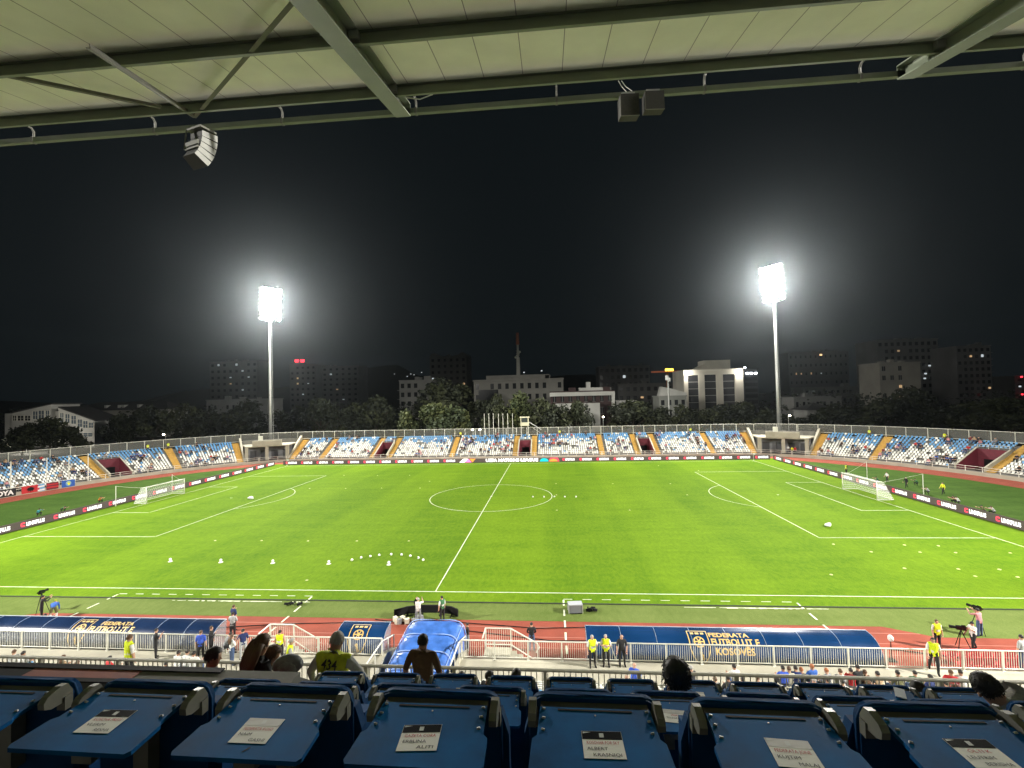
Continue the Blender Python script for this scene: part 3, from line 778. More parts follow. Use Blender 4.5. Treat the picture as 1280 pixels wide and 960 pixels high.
# stairs from the walkway down to the track with their railings
def stair(label, x0, x1, dirn):
    s = thing('track_stairs', label, 'stairs')
    mb = MB(); xa, xb = (x0, x1) if dirn > 0 else (x1, x0)
    pl = x0 + dirn * 1.45
    mb.b2((min(x0, pl), -44.3, -.05), (max(x0, pl), -43.2, WZ - .002))
    for k in range(4):
        a = pl + dirn * k * .33; b = a + dirn * .33
        mb.b2((min(a, b), -44.3, -.05), (max(a, b), -43.2, WZ - .18 * (k + 1)))
    mb.build('steps', CONC_P, s)
    Y = -43.2
    xe = pl + dirn * 1.5
    mb = MB()
    mb.tube([(x0, -44.3, 1.85), (x0, Y, 1.85), (pl, Y, 1.85), (xe, Y, 1.05), (xe + dirn * .1, Y, .85), (xe - dirn * .08, Y, .55)], .04, 6)
    mb.tube([(x0, Y, .95), (pl, Y, .95), (xe - .15 * dirn, Y, .12)], .035, 6); mb.build('handrail', WHITE, s)
    mb = MB()
    n = 24
    for i in range(n):
        X = x0 + (xe - x0) * (i + .5) / n; f = max(0, (X - pl) * dirn) / 1.5
        mb.box((X, Y, (.95 + 1.85) / 2 - f * .82), (.018, .018, .9))
    mb.build('bar_panel', WHITE, s)
    for X, zb, zt in ((x0, 0, 1.85), (pl, 0, 1.85), (xe, 0, 1.05)): MB().box((X, Y, (zb + zt) / 2), (.07, .07, zt - zb)).build('post', WHITE, s)
stair('white railed steps down to the track, beside the man in the dark jacket', 5.25, 8.2, 1)
stair('white railed steps down to the track, beside the small crest dugout', -7.6, -4.4, 1)

# inflatable tunnel
TUNM = mat('blue tarpaulin', (.055, .165, .54), .36, noise=(2.5, .35), bump=1.0, bscale=1.6, coat=.35)
TUNS = mat('pale seam', (.30, .42, .72), .4)
tn = thing('inflatable_tunnel', 'glossy blue inflatable players tunnel with pale seams sloping up to the track', 'tunnel')
def tsec(f, off=0.0, n=22):
    y = -48.0 + f * 5.3; cx = 1.5 + .80 * f; hw = 1.58 + .10 * f + off; zb = -1.75 + min(1, f * 1.05) * 1.75; h = 1.98 + off
    bul = .05 * abs(math.sin(f * PI * 5)) if off == 0 else .06
    out = []
    for k in range(n + 1):
        a = PI * k / n; ca, sa = math.cos(a), math.sin(a)
        wr = 0.0 if off else (.022 * math.sin(f * 95 + k * 1.7) * max(0, 1 - k / 9) + .012 * math.sin(f * 61 + k * 2.3))
        out.append((cx - (hw + bul + wr) * math.copysign(abs(ca) ** .36, ca), y, zb + (h + bul + wr) * abs(sa) ** .38))
    return out
mb = MB(); N = 110; n = 22; V = []
for i in range(N + 1): V += tsec(i / N)
F = [(i * (n + 1) + k, i * (n + 1) + k + 1, (i + 1) * (n + 1) + k + 1, (i + 1) * (n + 1) + k) for i in range(N) for k in range(n)]
mb.add(V, F); mb.build('skin', TUNM, tn, True)
mb = MB()
for j in range(1, 6): mb.tube(tsec(j / 5 - .004, .02), .03, 5)
mb.build('seam', TUNS, tn)
mb = MB()
for k in (5, 17): mb.tube([tsec(i / 20, .02)[k] for i in range(21)], .025, 5)
mb.build('seam', TUNS, tn)

# dugouts
DUGB = mat('blue dugout shell', (.006, .036, .115), .2, noise=(.5, .25), coat=.8)
DUGN = mat('navy dugout shell', (.010, .026, .075), .2, noise=(.5, .25), coat=1.0)
GOLD = mat('gold lettering', (.62, .42, .14), .5)
PROF = [(-44.12, 0.0), (-44.10, .78), (-44.02, 1.18), (-43.88, 1.45), (-43.68, 1.64), (-43.42, 1.77), (-43.1, 1.84), (-42.7, 1.86)]
_pl = [0.0]
for a, b in zip(PROF, PROF[1:]): _pl.append(_pl[-1] + math.hypot(b[0] - a[0], b[1] - a[1]))
def dprof(v, off=.0):
    v = min(max(v, 0), _pl[-1] - 1e-4); i = min(bisect.bisect_right(_pl, v) - 1, len(PROF) - 2); f = (v - _pl[i]) / (_pl[i + 1] - _pl[i])
    a, b = PROF[i], PROF[i + 1]; d = (b[0] - a[0], b[1] - a[1]); L = math.hypot(*d); nx, nz = -d[1] / L, d[0] / L
    return a[0] + d[0] * f + nx * off, a[1] + d[1] * f + nz * off
def dug(label, x0, x1, shell, panel, texts, crest):
    g = thing('dugout', label, 'dugout')
    k = 20; vs = [_pl[-1] * i / k for i in range(k + 1)]
    n = max(1, round((x1 - x0) / panel))
    mb = MB(); V = []
    for X in (x0, x1): V += [(X, *dprof(v)) for v in vs]
    V2 = []
    for X in (x0, x1): V2 += [(X, *dprof(v, -.03)) for v in vs]
    mb.add(V, [(i, i + 1, k + 1 + i + 1, k + 1 + i) for i in range(k)]); mb.add(V2, [(i, k + 1 + i, k + 1 + i + 1, i + 1) for i in range(k)])
    mb.build('shell', shell, g, True)
    for i in range(n + 1):
        X = x0 + (x1 - x0) * i / n; r = MB(); r.tube([(X, *dprof(v, .006)) for v in vs], .014, 5); r.build('rib', mat('rib grey', (.22, .27, .36), .4), g)
    for X in (x0, x1):
        MB().prism([dprof(v) for v in vs] + [(-42.9, 0)], X - .015, X + .015, 'yz').build('end_panel', mat('clear end', (.25, .30, .34), .1, alpha=.45), g)
    MB().tube([(x0, -42.7, 1.86), (x1, -42.7, 1.86)], .02, 6).build('front_rail', mat('rib alloy', (.62, .66, .72), .3, .4), g)
    b = MB()
    for i in range(int((x1 - x0) / .62)): b.box((x0 + .4 + i * .62, -43.5, .45), (.5, .45, .1)).box((x0 + .4 + i * .62, -43.72, .75), (.5, .08, .6))
    b.build('bench', cloth('navy'), g)
    for s, xc, v, h, wd in texts:
        mb = MB(); add_text(mb, s, lambda a, c: (xc + a, *dprof(v + c, .016)), h, 0, .03, wd); mb.build('lettering', GOLD, g)
    if crest:
        xc, v0, hh = crest; cr = MB(); W = hh * .29
        sh = [(-W, hh), (W, hh), (W, hh * .42), (W * .75, hh * .2), (W * .38, hh * .06), (0, 0), (-W * .38, hh * .06), (-W * .75, hh * .2), (-W, hh * .42)]
        for a, c in zip(sh, sh[1:] + sh[:1]):
            d = Vector((c[0] - a[0], c[1] - a[1])); m_ = max(2, int(d.length / .08))
            nn = Vector((-d.y, d.x)).normalized() * .025
            for q in range(m_):
                p, r_ = Vector(a) + d * (q / m_), Vector(a) + d * ((q + 1) / m_)
                cr.quad(*[(xc + e.x, *dprof(v0 + e.y, .016)) for e in (p + nn, p - nn, r_ - nn, r_ + nn)])
        def disc(cx, cz, r0, r1, m_=18):
            for q in range(m_):
                a0, a1 = 2 * PI * q / m_, 2 * PI * (q + 1) / m_
                cr.quad(*[(xc + cx + r * math.cos(a), *dprof(v0 + cz + r * math.sin(a), .017)) for a, r in ((a0, r0), (a0, r1), (a1, r1), (a1, r0))])
        disc(0, hh * .62, W * .45, W * .58); disc(0, hh * .62, .01, W * .2, 6)
        for q in range(6):
            a = PI * q / 3; c_, s_ = math.cos(a), math.sin(a)
            cr.quad(*[(xc + e, *dprof(v0 + hh * .62 + f_, .018)) for e, f_ in ((c_ * W * .2 - s_ * .03, s_ * W * .2 + c_ * .03), (c_ * W * .2 + s_ * .03, s_ * W * .2 - c_ * .03), (c_ * W * .47 + s_ * .03, s_ * W * .47 - c_ * .03), (c_ * W * .47 - s_ * .03, s_ * W * .47 + c_ * .03))])
        for q in range(3): disc(W * (.2 + .1 * q) - .1, hh * (.32 - .08 * q), .02, W * .16, 8)
        for e0, e1 in ((-.7, -.35), (-.2, .2), (.35, .7)):
            cr.quad(*[(xc + e * W, *dprof(v0 + hh * q, .017)) for e, q in ((e0, .86), (e1, .86), (e1, .94), (e0, .94))])
        cr.build('crest', GOLD, g)
    return g
X = lambda px, py: at(px, py, Y=-43.6).x
xw0, xw1 = X(888, 800), X(948, 803)
dug('long blue curved dugout with big gold lettering and a crest', X(733, 800), 26.0, DUGB, 1.93,
    [('FEDERATA', (xw0 + xw1) / 2 - .25, 1.98, .27, 2.1), ('FUTBOLLIT E', (xw0 + xw1) / 2, 1.55, .32, xw1 - xw0), ('KOSOVËS', (xw0 + xw1) / 2 - .1, 1.10, .32, 2.0)], (X(873, 800), .62, 1.75))
xw0, xw1 = X(113, 790), X(168, 790)
dug('very long navy curved dugout with white glare and gold lettering', -33.0, X(268, 800) + .1, DUGN, 1.93,
    [('FEDERATA', (xw0 + xw1) / 2 + .1, 2.03, .26, 2.1), ('FUTBOLLIT E', (xw0 + xw1) / 2, 1.60, .32, xw1 - xw0)], (X(102, 790), .70, 1.75))
dug('small blue curved dugout with a single gold crest', X(422, 800), X(482, 800), DUGB, 2.6, [], (X(449, 800), .62, 1.8))

# lower tier seats behind the walkway
def seat_mesh():
    s = MB(); n = 6
    for i in range(n):   # curved back with rounded top, then pan
        a, b = -.21 + .42 * i / n, -.21 + .42 * (i + 1) / n
        f = lambda u: -.30 - .05 * (1 - (u / .21) ** 2); h = lambda u: .80 - .05 * (u / .21) ** 4
        s.add([(a, f(a) + .06, .42), (b, f(b) + .06, .42), (b, f(b), h(b)), (a, f(a), h(a)), (a, f(a) - .035, h(a) - .01), (b, f(b) - .035, h(b) - .01), (b, f(b) - .02, .5), (a, f(a) - .02, .5)], [(0, 1, 2, 3), (3, 2, 5, 4), (4, 5, 6, 7)])
    s.box((0, -.07, .41), (.42, .40, .035)); s.box((0, -.20, .2), (.06, .06, .4))
    return s
sm = seat_mesh()
seat_w = sm.build('stadium_seat', SEAT_W); seat_b = sm.build('stadium_seat', SEAT_B)
used = {0: False, 1: False}; rest = MB(); rs = random.Random(11)
ROWN = ['front', 'second', 'third', 'fourth', 'fifth', 'sixth']
occupied = []
def lower_gap(x, r): return (-6.5 < x < 5.2 and r < 7) or (-6.5 < x < 4.6) or abs(x - 17.4) < .0 or abs(x + 16) < .6 or abs(x - 33) < .6
for r in range(LN - 1):
    x = -40.0
    while x < 44:
        x += .51
        if lower_gap(x, r): continue
        y = LY - r * LT - .28; z = LZ + LR * r; bl = rs.random() < .13
        if r < 6 and 4.5 < x < 30.3:
            src = seat_b if bl else seat_w
            if used[bl]: o = src.copy(); link(o)
            else: o = src; used[bl] = True
            o.location = (x, y, z)
            tag(o, ('light blue' if bl else 'white') + ' plastic seat in the ' + ROWN[r] + ' row up from the walkway', 'seat', ('blue' if bl else 'white') + ' seats in the ' + ROWN[r] + ' row of the lower tier')
        else:
            rest.add([(x + a * 1, y + b, z + c) for a, b, c in sm.v], sm.f, 1 if bl else 0)
struct(rest.build('lower_seats', [SEAT_W, SEAT_B]), 'stuff'); bpy.data.objects['lower_seats']['label'] = 'mass of white plastic seats in the lower tier below the press desks'; bpy.data.objects['lower_seats']['category'] = 'seats'

# ------------------------------------------------------------------ press seats with fold-out desks
def desk_unit(name, label):
    u = thing(name, label, 'press seat')
    def rr(w, z0, z1, rad, n=5):
        P = [(-w / 2, z0), (w / 2, z0)]
        for cx, a0 in ((w / 2 - rad, 0), (-w / 2 + rad, PI / 2)):
            for k in range(n + 1):
                a = a0 + PI / 2 * k / n; P.append((cx + rad * math.cos(a), z1 - rad + rad * math.sin(a)))
        return P
    b = MB(); b.prism(rr(.445, .30, .88, .05), -.02, .018, 'xz'); 
    b.prism([(-.25, .12), (.25, .12), (.25, .72), (.225, .80), (-.225, .80), (-.25, .72)], .019, .06, 'xz')
    b.build('backrest', NAVY_D, u)
    l = MB()   # raised rim round the top of the back
    l.tube([(-.222, -.004, .5), (-.222, -.004, .83), (-.207, -.004, .866), (-.172, -.004, .881), (.172, -.004, .881), (.207, -.004, .866), (.222, -.004, .83), (.222, -.004, .5)], .0075, 8)
    l.build('rim', NAVY_D, u, True)
    MB().box((0, -.040, .855), (.37, .034, .026)).build('hinge', mat('hinge and shade strip', (.055, .05, .045), .6), u)  # hinge strip, its dark brown also painting in the shadow gap there
    for sg in (-1, 1):
        p = MB(); X = sg * .212
        poly = [(-.022, .86), (-.04, .893), (-.065, .897), (-.112, .884), (-.126, .868), (-.124, .846), (-.10, .834), (-.06, .832), (-.022, .82)]
        p.prism(poly, X - .013, X + .013, 'yz'); p.box((X, -.040, .825), (.034, .03, .05))
        p.build('bracket', GREYP, u)
    s = MB(); s.box((0, .13, .50), (.43, .07, .40), 0, 0, Euler((-.18, 0, 0))); s.build('folded_seat', NAVY_D, u)
    lg = MB(); lg.box((0, .05, .15), (.36, .05, .30)); lg.box((0, .05, .015), (.40, .18, .03)); lg.build('leg', mat('seat stand', (.16, .16, .15), .6), u)
    st = MB(); st.box((0, -.16, .825), (.07, .26, .06)); st.box((0, -.05, .70), (.06, .05, .24)); st.build('desk_support', GREYP, u)
    # desk leaf, notched where it widens
    d = MB(); z0, z1 = .860, .874; o = [(-.186, -.060), (.186, -.060), (.192, -.195), (.207, -.212), (.212, -.325), (.202, -.340), (-.202, -.340), (-.212, -.325), (-.207, -.212), (-.192, -.195)]
    d.prism(o, z0, z1, 'xy'); dk = d.build('desk_panel', NAVY, u)
    MB().b2((-.125, -.078, z1 + .0004), (.125, -.070, z1 + .0016)).build('slot', BLACK, dk)
    for sg in (-1, 1):
        for y in (-.072, -.118, -.172): MB().tube([(sg * .168, y, z1), (sg * .178, y, z1 + .003), (sg * .178, y, z1 + .005)], [.0038, .0035, .0016], 10).build('bolt', METAL, dk)
    bt = MB().tube([(.0, -.098, z1), (0, -.098, z1 + .002)], .003, 8); bt.build('bolt', METAL, dk)
    return u, dk
def add_card(dk, lines, x, y, rz, dark=True, w_=.125, h_=.112):
    z = .8748 + .0008
    R = Matrix.Rotation(rz, 3, 'Z')
    def P(u, v, e=0): q = R @ Vector((u, v, 0)); return (x + q.x, y + q.y, z + e)
    m = MB(); m.add([P(-w_ / 2, -h_ / 2, -.0006), P(w_ / 2, -h_ / 2, -.0006), P(w_ / 2, h_ / 2, -.0006), P(-w_ / 2, h_ / 2, -.0006), P(-w_ / 2, -h_ / 2), P(w_ / 2, -h_ / 2), P(w_ / 2, h_ / 2), P(-w_ / 2, h_ / 2)], [(4, 5, 6, 7), (0, 1, 5, 4), (1, 2, 6, 5), (2, 3, 7, 6), (3, 0, 4, 7)])
    c = m.build('name_card', PAPER, dk); c['label'] = 'white name card with hand lettering taped to the desk'
    hm = BLACKG if dark else mat('grey card header', (.42, .41, .38), .6)
    MB().add([P(-w_ / 2 + .001, h_ / 2 - .036, .0004), P(w_ / 2 - .001, h_ / 2 - .036, .0004), P(w_ / 2 - .001, h_ / 2 - .001, .0004), P(-w_ / 2 + .001, h_ / 2 - .001, .0004)], [(0, 1, 2, 3)]).build('card_header', hm, c)
    MB().add([P(-.008, h_ / 2 - .028, .0008), P(.006, h_ / 2 - .028, .0008), P(.006, h_ / 2 - .010, .0008), P(-.008, h_ / 2 - .010, .0008)], [(0, 1, 2, 3)]).add([P(-w_ / 2 + .004, h_ / 2 - .012, .0008), P(-w_ / 2 + .03, h_ / 2 - .006, .0008), P(-w_ / 2 + .004, h_ / 2 - .004, .0008)], [(0, 1, 2)]).build('card_logo', mat('card logo', (.45, .47, .45), .6), c)
    for i, s in enumerate(lines):
        t = MB(); hh = .0125; ww = min(w_ * .8, .0105 * len(s)); cx = (-.5 * w_ + .012 + ww / 2) if i == 1 else (.5 * w_ - .012 - ww / 2 if i == 2 else 0)
        add_text(t, s, lambda a, b: P(cx + a, h_ / 2 - .056 - i * .024 + b, .0008), hh, 0, .0, ww)
        t.build('writing', INK_R if i == 0 else INK_K, c)
ROWY = [-67.9, -66.55, -65.14]; ROWZ = [13.03, 12.21, 11.44]
CARDS = {(0, -4): (['SPORTI', 'ARBEN', 'HOTI'], True), (0, -3): (['KOSOVA PRESS', 'VLERIM', 'REXHA'], True), (0, -2): (['FEDERATA KOSO', 'NAIM', 'GASHI'], False), (0, -1): (['GAZETA CORA', 'ERBLINA', 'ALITI'], True), (0, 0): (['KOSOVAR FOR SKY', 'ALBERT', 'KRASNIQI'], True),
         (0, 1): (['FEDERATA JONE', 'KUJTIM', 'MALAJ'], False), (0, 2): (['OLTI K', 'LEUTRIM', 'BERISHA'], True), (0, 3): (['RADIO', 'DRITON', 'SHALA'], True), (1, 1): (['ZERI', 'TELEGRAF', 'ALBA'], False), (1, -4): (['LAJME', 'ILIR', ''], False), (2, 2): (['LAJM', 'BESA', ''], False)}
WHO = {0: ['leftmost of the nearest row, its card out of sight', 'second in the nearest row, card with red heading', 'third in the nearest row, card with grey heading', 'fourth in the nearest row, card with dark heading', 'in the middle of the nearest row, card with dark heading', 'right of middle in the nearest row, card with grey heading', 'sixth in the nearest row, card with black heading', 'rightmost of the nearest row, mostly beyond the leaning person'],
       1: ['beside the concrete parapet in the second row', 'behind the third nearest desk in the second row', 'below the man in the brown shirt, in the second row', 'between the two middle front desks, second row', 'straight in front of the middle front desk, second row', 'where the big dark haired head sits, second row', 'right of the seated dark haired head, second row', 'third right of the seated head, second row', 'beside the leaning person, second row', 'behind the leaning person, second row', 'at the frame edge of the second row'],
       2: ['directly below the steward numbered 434, third row', 'below the standing man in brown, third row', 'below the first small dark head, third row', 'below the pair of small dark heads, third row', 'first right of the small dark heads, third row', 'partly behind the seated dark haired head, third row', 'just right of the seated dark haired head, third row', 'second right of the seated head, third row', 'third right of the seated head, third row', 'with the phone lying on it, third row', 'left of the leaning person, third row', 'behind the leaning head, third row', 'rightmost in the third row']}
u0, dk0 = desk_unit('press_seat', '')
lst = [(0, k) for k in range(-4, 4)] + [(1, k) for k in range(-4, 7)] + [(2, k) for k in range(-4, 9)]
units = []
for i, (r, k) in enumerate(lst):
    u = u0 if i == 0 else copy_tree(u0); units.append((u, r, k))
rs = random.Random(5)
for u, r, k in units:
    lab = 'blue press seat with desk, ' + WHO[r][k + 4]
    place(u, (9.405 + .5555 * k, ROWY[r] + rs.uniform(-.006, .006), ROWZ[r]), rs.uniform(-.012, .012), lab, 'blue press seats with fold-out desks')
    dk = [c for c in u.children if c.name.startswith('desk_panel')][0]
    if (r, k) == (0, 3): MB().add([(-.075, -.118, .8748), (-.071, -.118, .8748), (-.048, -.150, .8748), (-.053, -.150, .8748)], [(3, 2, 1, 0)]).build('scratch', GREYP, dk)
    if (r, k) == (0, -2): MB().add([(.010, -.315, .8748), (.016, -.315, .8748), (.030, -.295, .8748), (.022, -.295, .8748)], [(0, 1, 2, 3)]).build('dark_mark', BLACK, dk)
    if (r, k) in CARDS:
        ln, dark = CARDS[(r, k)]
        add_card(dk, [s for s in ln if s], rs.uniform(-.015, .02), -.218 + rs.uniform(-.012, .012), rs.uniform(-.10, .10), dark)
tag(MB().box((0, 0, .004), (.075, .15, .008)).build('phone', mat('phone back', (.6, .62, .65), .2), loc=at(1125, 867, Z=ROWZ[2] + .880), rz=-.5), 'pale phone lying on a third row press desk', 'phone')
# ------------------------------------------------------------------ roof over the main stand
RS = .21
def rz_(y): return 21.75 + RS * (y + 59)
roof = thing('stand_roof', 'cream sheeted canopy roof on pale steel rafters over the press tier', 'roof')
YB = -76.0
sheet = MB()
sheet.add([(-60, -59.75, rz_(-59.75) + .215), (60, -59.75, rz_(-59.75) + .215), (60, YB, rz_(YB) + .215), (-60, YB, rz_(YB) + .215),
           (-60, -59.75, rz_(-59.75) + .28), (60, -59.75, rz_(-59.75) + .28), (60, YB, rz_(YB) + .28), (-60, YB, rz_(YB) + .28)],
          [(0, 1, 2, 3), (7, 6, 5, 4), (0, 4, 5, 1), (2, 6, 7, 3), (1, 5, 6, 2), (3, 7, 4, 0)])
sh = sheet.build('roof_sheet', ROOFSH, roof)
sm_ = MB()
x = -60 + .82
while x < 60:
    sm_.add([(x - .008, -59.8, rz_(-59.8) + .2125), (x + .008, -59.8, rz_(-59.8) + .2125), (x + .008, YB + .1, rz_(YB + .1) + .2125), (x - .008, YB + .1, rz_(YB + .1) + .2125)], [(3, 2, 1, 0)]); x += .82
sm_.build('sheet_joint', mat('sheet joint', (.36, .34, .27), .8), sh)
def ibeam(mb, p, q, h, fw, tw, up):
    """I section between two points; p, q run along the middle of the bottom flange"""
    p, q, up = Vector(p), Vector(q), Vector(up); tf = tw * 1.4
    mb.beam(p + up * tf / 2, q + up * tf / 2, fw, tf, 0, up); mb.beam(p + up * (h - tf / 2), q + up * (h - tf / 2), fw, tf, 0, up)
    mb.beam(p + up * h / 2, q + up * h / 2, tw, h - 2 * tf - .002, 0, up)
un = Vector((0, -RS, 1)).normalized()
for y in (-60.12, -62.1, -64.08, -66.06, -68.04, -70.0, -72.0, -74.0):
    mb = MB(); z = rz_(y)      # channel section, open towards the rear
    mb.prism([(y + .045, z - .042), (y + .045, z + .205), (y - .035, z + .187), (y - .035, z + .176), (y + .034, z + .191), (y + .034, z - .030), (y - .035, z - .046), (y - .035, z - .058)], -60, 60, 'yz'); mb.build('purlin', ROOFST, roof)
for k in range(-5, 6):
    X_ = 6.0 + 11.1 * k
    if abs(X_) > 60: continue
    mb = MB()
    # tapered welded rafter
    for (y0, h0), (y1, h1) in (((-59.15, .30), (-66.5, .55)), ((-66.5, .55), (YB, .8))):
        a0, a1 = rz_(y0) - .05, rz_(y1) - .05
        b0, b1 = a0 - (h0 - .27), a1 - (h1 - .27)
        for s_, (z0, z1) in ((0, (b0, b1)), (1, (rz_(y0) + .20, rz_(y1) + .20))):
            mb.add([(X_ + e * .18, y, z + d) for y, z in ((y0, z0), (y1, z1)) for d in (-.012, .012) for e in (-1, 1)], [(0, 1, 3, 2), (6, 7, 5, 4), (0, 4, 5, 1), (3, 7, 6, 2), (2, 6, 4, 0), (1, 5, 7, 3)])
        mb.add([(X_ + e * .01, y, z) for y, zz in ((y0, (b0 + .013, rz_(y0) + .187)), (y1, (b1 + .013, rz_(y1) + .187))) for z in zz for e in (-1, 1)], [(0, 1, 3, 2), (6, 7, 5, 4), (0, 4, 5, 1), (3, 7, 6, 2), (2, 6, 4, 0), (1, 5, 7, 3)])
    mb.box((X_, -59.14, rz_(-59.14) + .06), (.34, .02, .30))
    mb.build('rafter', ROOFST, roof)
    br = MB()
    for y in (-60.12, -62.1, -64.08): br.box((X_ + .1, y, rz_(y) + .11), (.16, .13, .16)).box((X_ - .1, y, rz_(y) + .11), (.16, .13, .16))
    br.build('cleat', STEEL, roof)
mb = MB(); mb.beam((-60, -59.1, 21.76), (60, -59.1, 21.76), .10, .12); mb.build('front_rail', ROOFST, roof)
hg = None
for k in range(-8, 11):
    xx = 3.0 + 3.3 * k
    h = MB(); h.tube([(xx, -59.1, 21.80), (xx, -59.1, 21.98), (xx, -59.16, 22.05), (xx, -59.24, 22.04)], .024, 6); h.box((xx, -59.1, 21.76), (.05, .12, .14)); h.build('bracket', GREYP, roof)
def rp(px, py, off=-.1):
    d = ray(px, py); z0 = 21.75 + off; t = (z0 + RS * (CAM.y + 59) - CAM.z) / (d.z - RS * d.y); return CAM + d * t
ap = rp(243, 147, -.02)
for q, off, nm in (((110, 60), -.12, 0), ((372, -4), -.03, 1), ((-40, 86), .02, 2)):
    e = rp(*q, off); mb = MB(); a = ap + Vector((0, 0, .0)) if nm < 2 else rp(200, 135, .04)
    mb.beam(a, e, .07, .012, 0, (0, 0, 1)); mb.beam(a + Vector((.03, 0, .036)), e + Vector((.03, 0, .036)), .012, .06, 0, (0, 0, 1)); mb.build('brace', mat('dark brace steel', (.13, .13, .10), .6), roof)
mb = MB(); mb.tube([rp(505, 122, .1), rp(525, 124, -.1), rp(541, 118, .05)], .012, 5); mb.tube([rp(773, 101, .1), rp(777, 108, -.05), rp(783, 115, -.03)], .008, 5); mb.tube([rp(777, 101, .1), rp(782, 108, -.05), rp(790, 114, -.03)], .008, 5)
mb.build('loose_cable', mat('pale cable', (.6, .6, .55), .6), roof)

# line array loudspeaker hung from the front rail
sp = at(252, 160, Y=-59.1)
ls = thing('line_array', 'pale grey curved line array loudspeaker hanging from the roof edge under the braces', 'loudspeaker', (sp.x, -59.1, 21.70), -.30)
CAB = mat('speaker cabinet', (.45, .45, .42), .6, noise=(8, .1)); CABD = mat('speaker back', (.035, .035, .035), .7); GRL = mat('speaker grille', (.62, .62, .58), .7)
ang = 0.0; p = Vector((0, 0.05, -.10))
for i in range(5):
    R = Matrix.Rotation(-ang, 3, 'X'); hgt = .165
    def Q(x_, y_, z_): return p + R @ Vector((x_, y_, z_))
    c = MB(); P = [Q(-.26, .17, 0), Q(.26, .17, 0), Q(.26, .17, -hgt + .008), Q(-.26, .17, -hgt + .008), Q(-.21, -.18, -.015), Q(.21, -.18, -.015), Q(.21, -.18, -hgt + .02), Q(-.21, -.18, -hgt + .02)]
    c.add(P, [(0, 3, 2, 1), (4, 5, 6, 7), (0, 1, 5, 4), (3, 7, 6, 2)], 1); c.add([P[1], P[2], P[6], P[5]], [(0, 1, 2, 3)], 0); c.add([P[0], P[4], P[7], P[3]], [(0, 1, 2, 3)], 0)
    cb = c.build('cabinet', [CAB, CABD], ls)
    g = MB(); A = [Q(-.25, .174, -.01), Q(.25, .174, -.01), Q(.25, .174, -hgt + .018), Q(-.25, .174, -hgt + .018)]; g.add(A, [(0, 3, 2, 1)]); g.build('grille', GRL, cb)
    p = p + R @ Vector((0, 0, -hgt)); ang += .14
fr = MB(); fr.box((0, 0, -.04), (.50, .40, .05)); fr.tube([(-.2, -.1, -.03), (-.2, -.1, .12)], .02, 6); fr.tube([(.2, .1, -.03), (.2, .1, .12)], .02, 6); fr.tube([(-.25, -.2, -.05), (-.24, -.26, -.55)], .02, 6); fr.box((0, -.24, -.45), (.46, .03, .10)); fr.box((0, -.24, -.56), (.46, .03, .04)); fr.build('fly_frame', mat('dark brace steel', (.13, .13, .10), .6), ls)
for px, py, lab, d, wd, hh in ((786, 134, 'square dark box speaker under the roof edge, lower of the pair', .30, .41, .50), (817, 128, 'square dark box speaker under the roof edge, higher of the pair', .28, .42, .42)):
    q = at(px, py, Y=-59.2)
    b = thing('box_speaker', lab, 'loudspeaker', (q.x, -59.15, q.z), .06)
    MB().prism([(-.5 * d, -.5 * hh), (.5 * d, -.42 * hh), (.5 * d, .5 * hh), (-.5 * d, .5 * hh)], -.5 * wd, .5 * wd, 'yz').build('cabinet', mat('dark cabinet', (.05, .048, .042), .8, noise=(30, .3)), b)
    e = MB()
    for a, c in (((-.5 * wd, -.5 * d, -.5 * hh), (-.5 * wd, -.5 * d, .5 * hh)), ((-.5 * wd, -.5 * d, -.5 * hh), (.5 * wd, -.5 * d, -.5 * hh))): e.beam(a, c, .015, .015)
    e.build('edge_trim', GREYP, b)
    MB().box((0, .0, .5 * hh + .05), (.3, .06, .12)).build('hanger', STEEL, b)
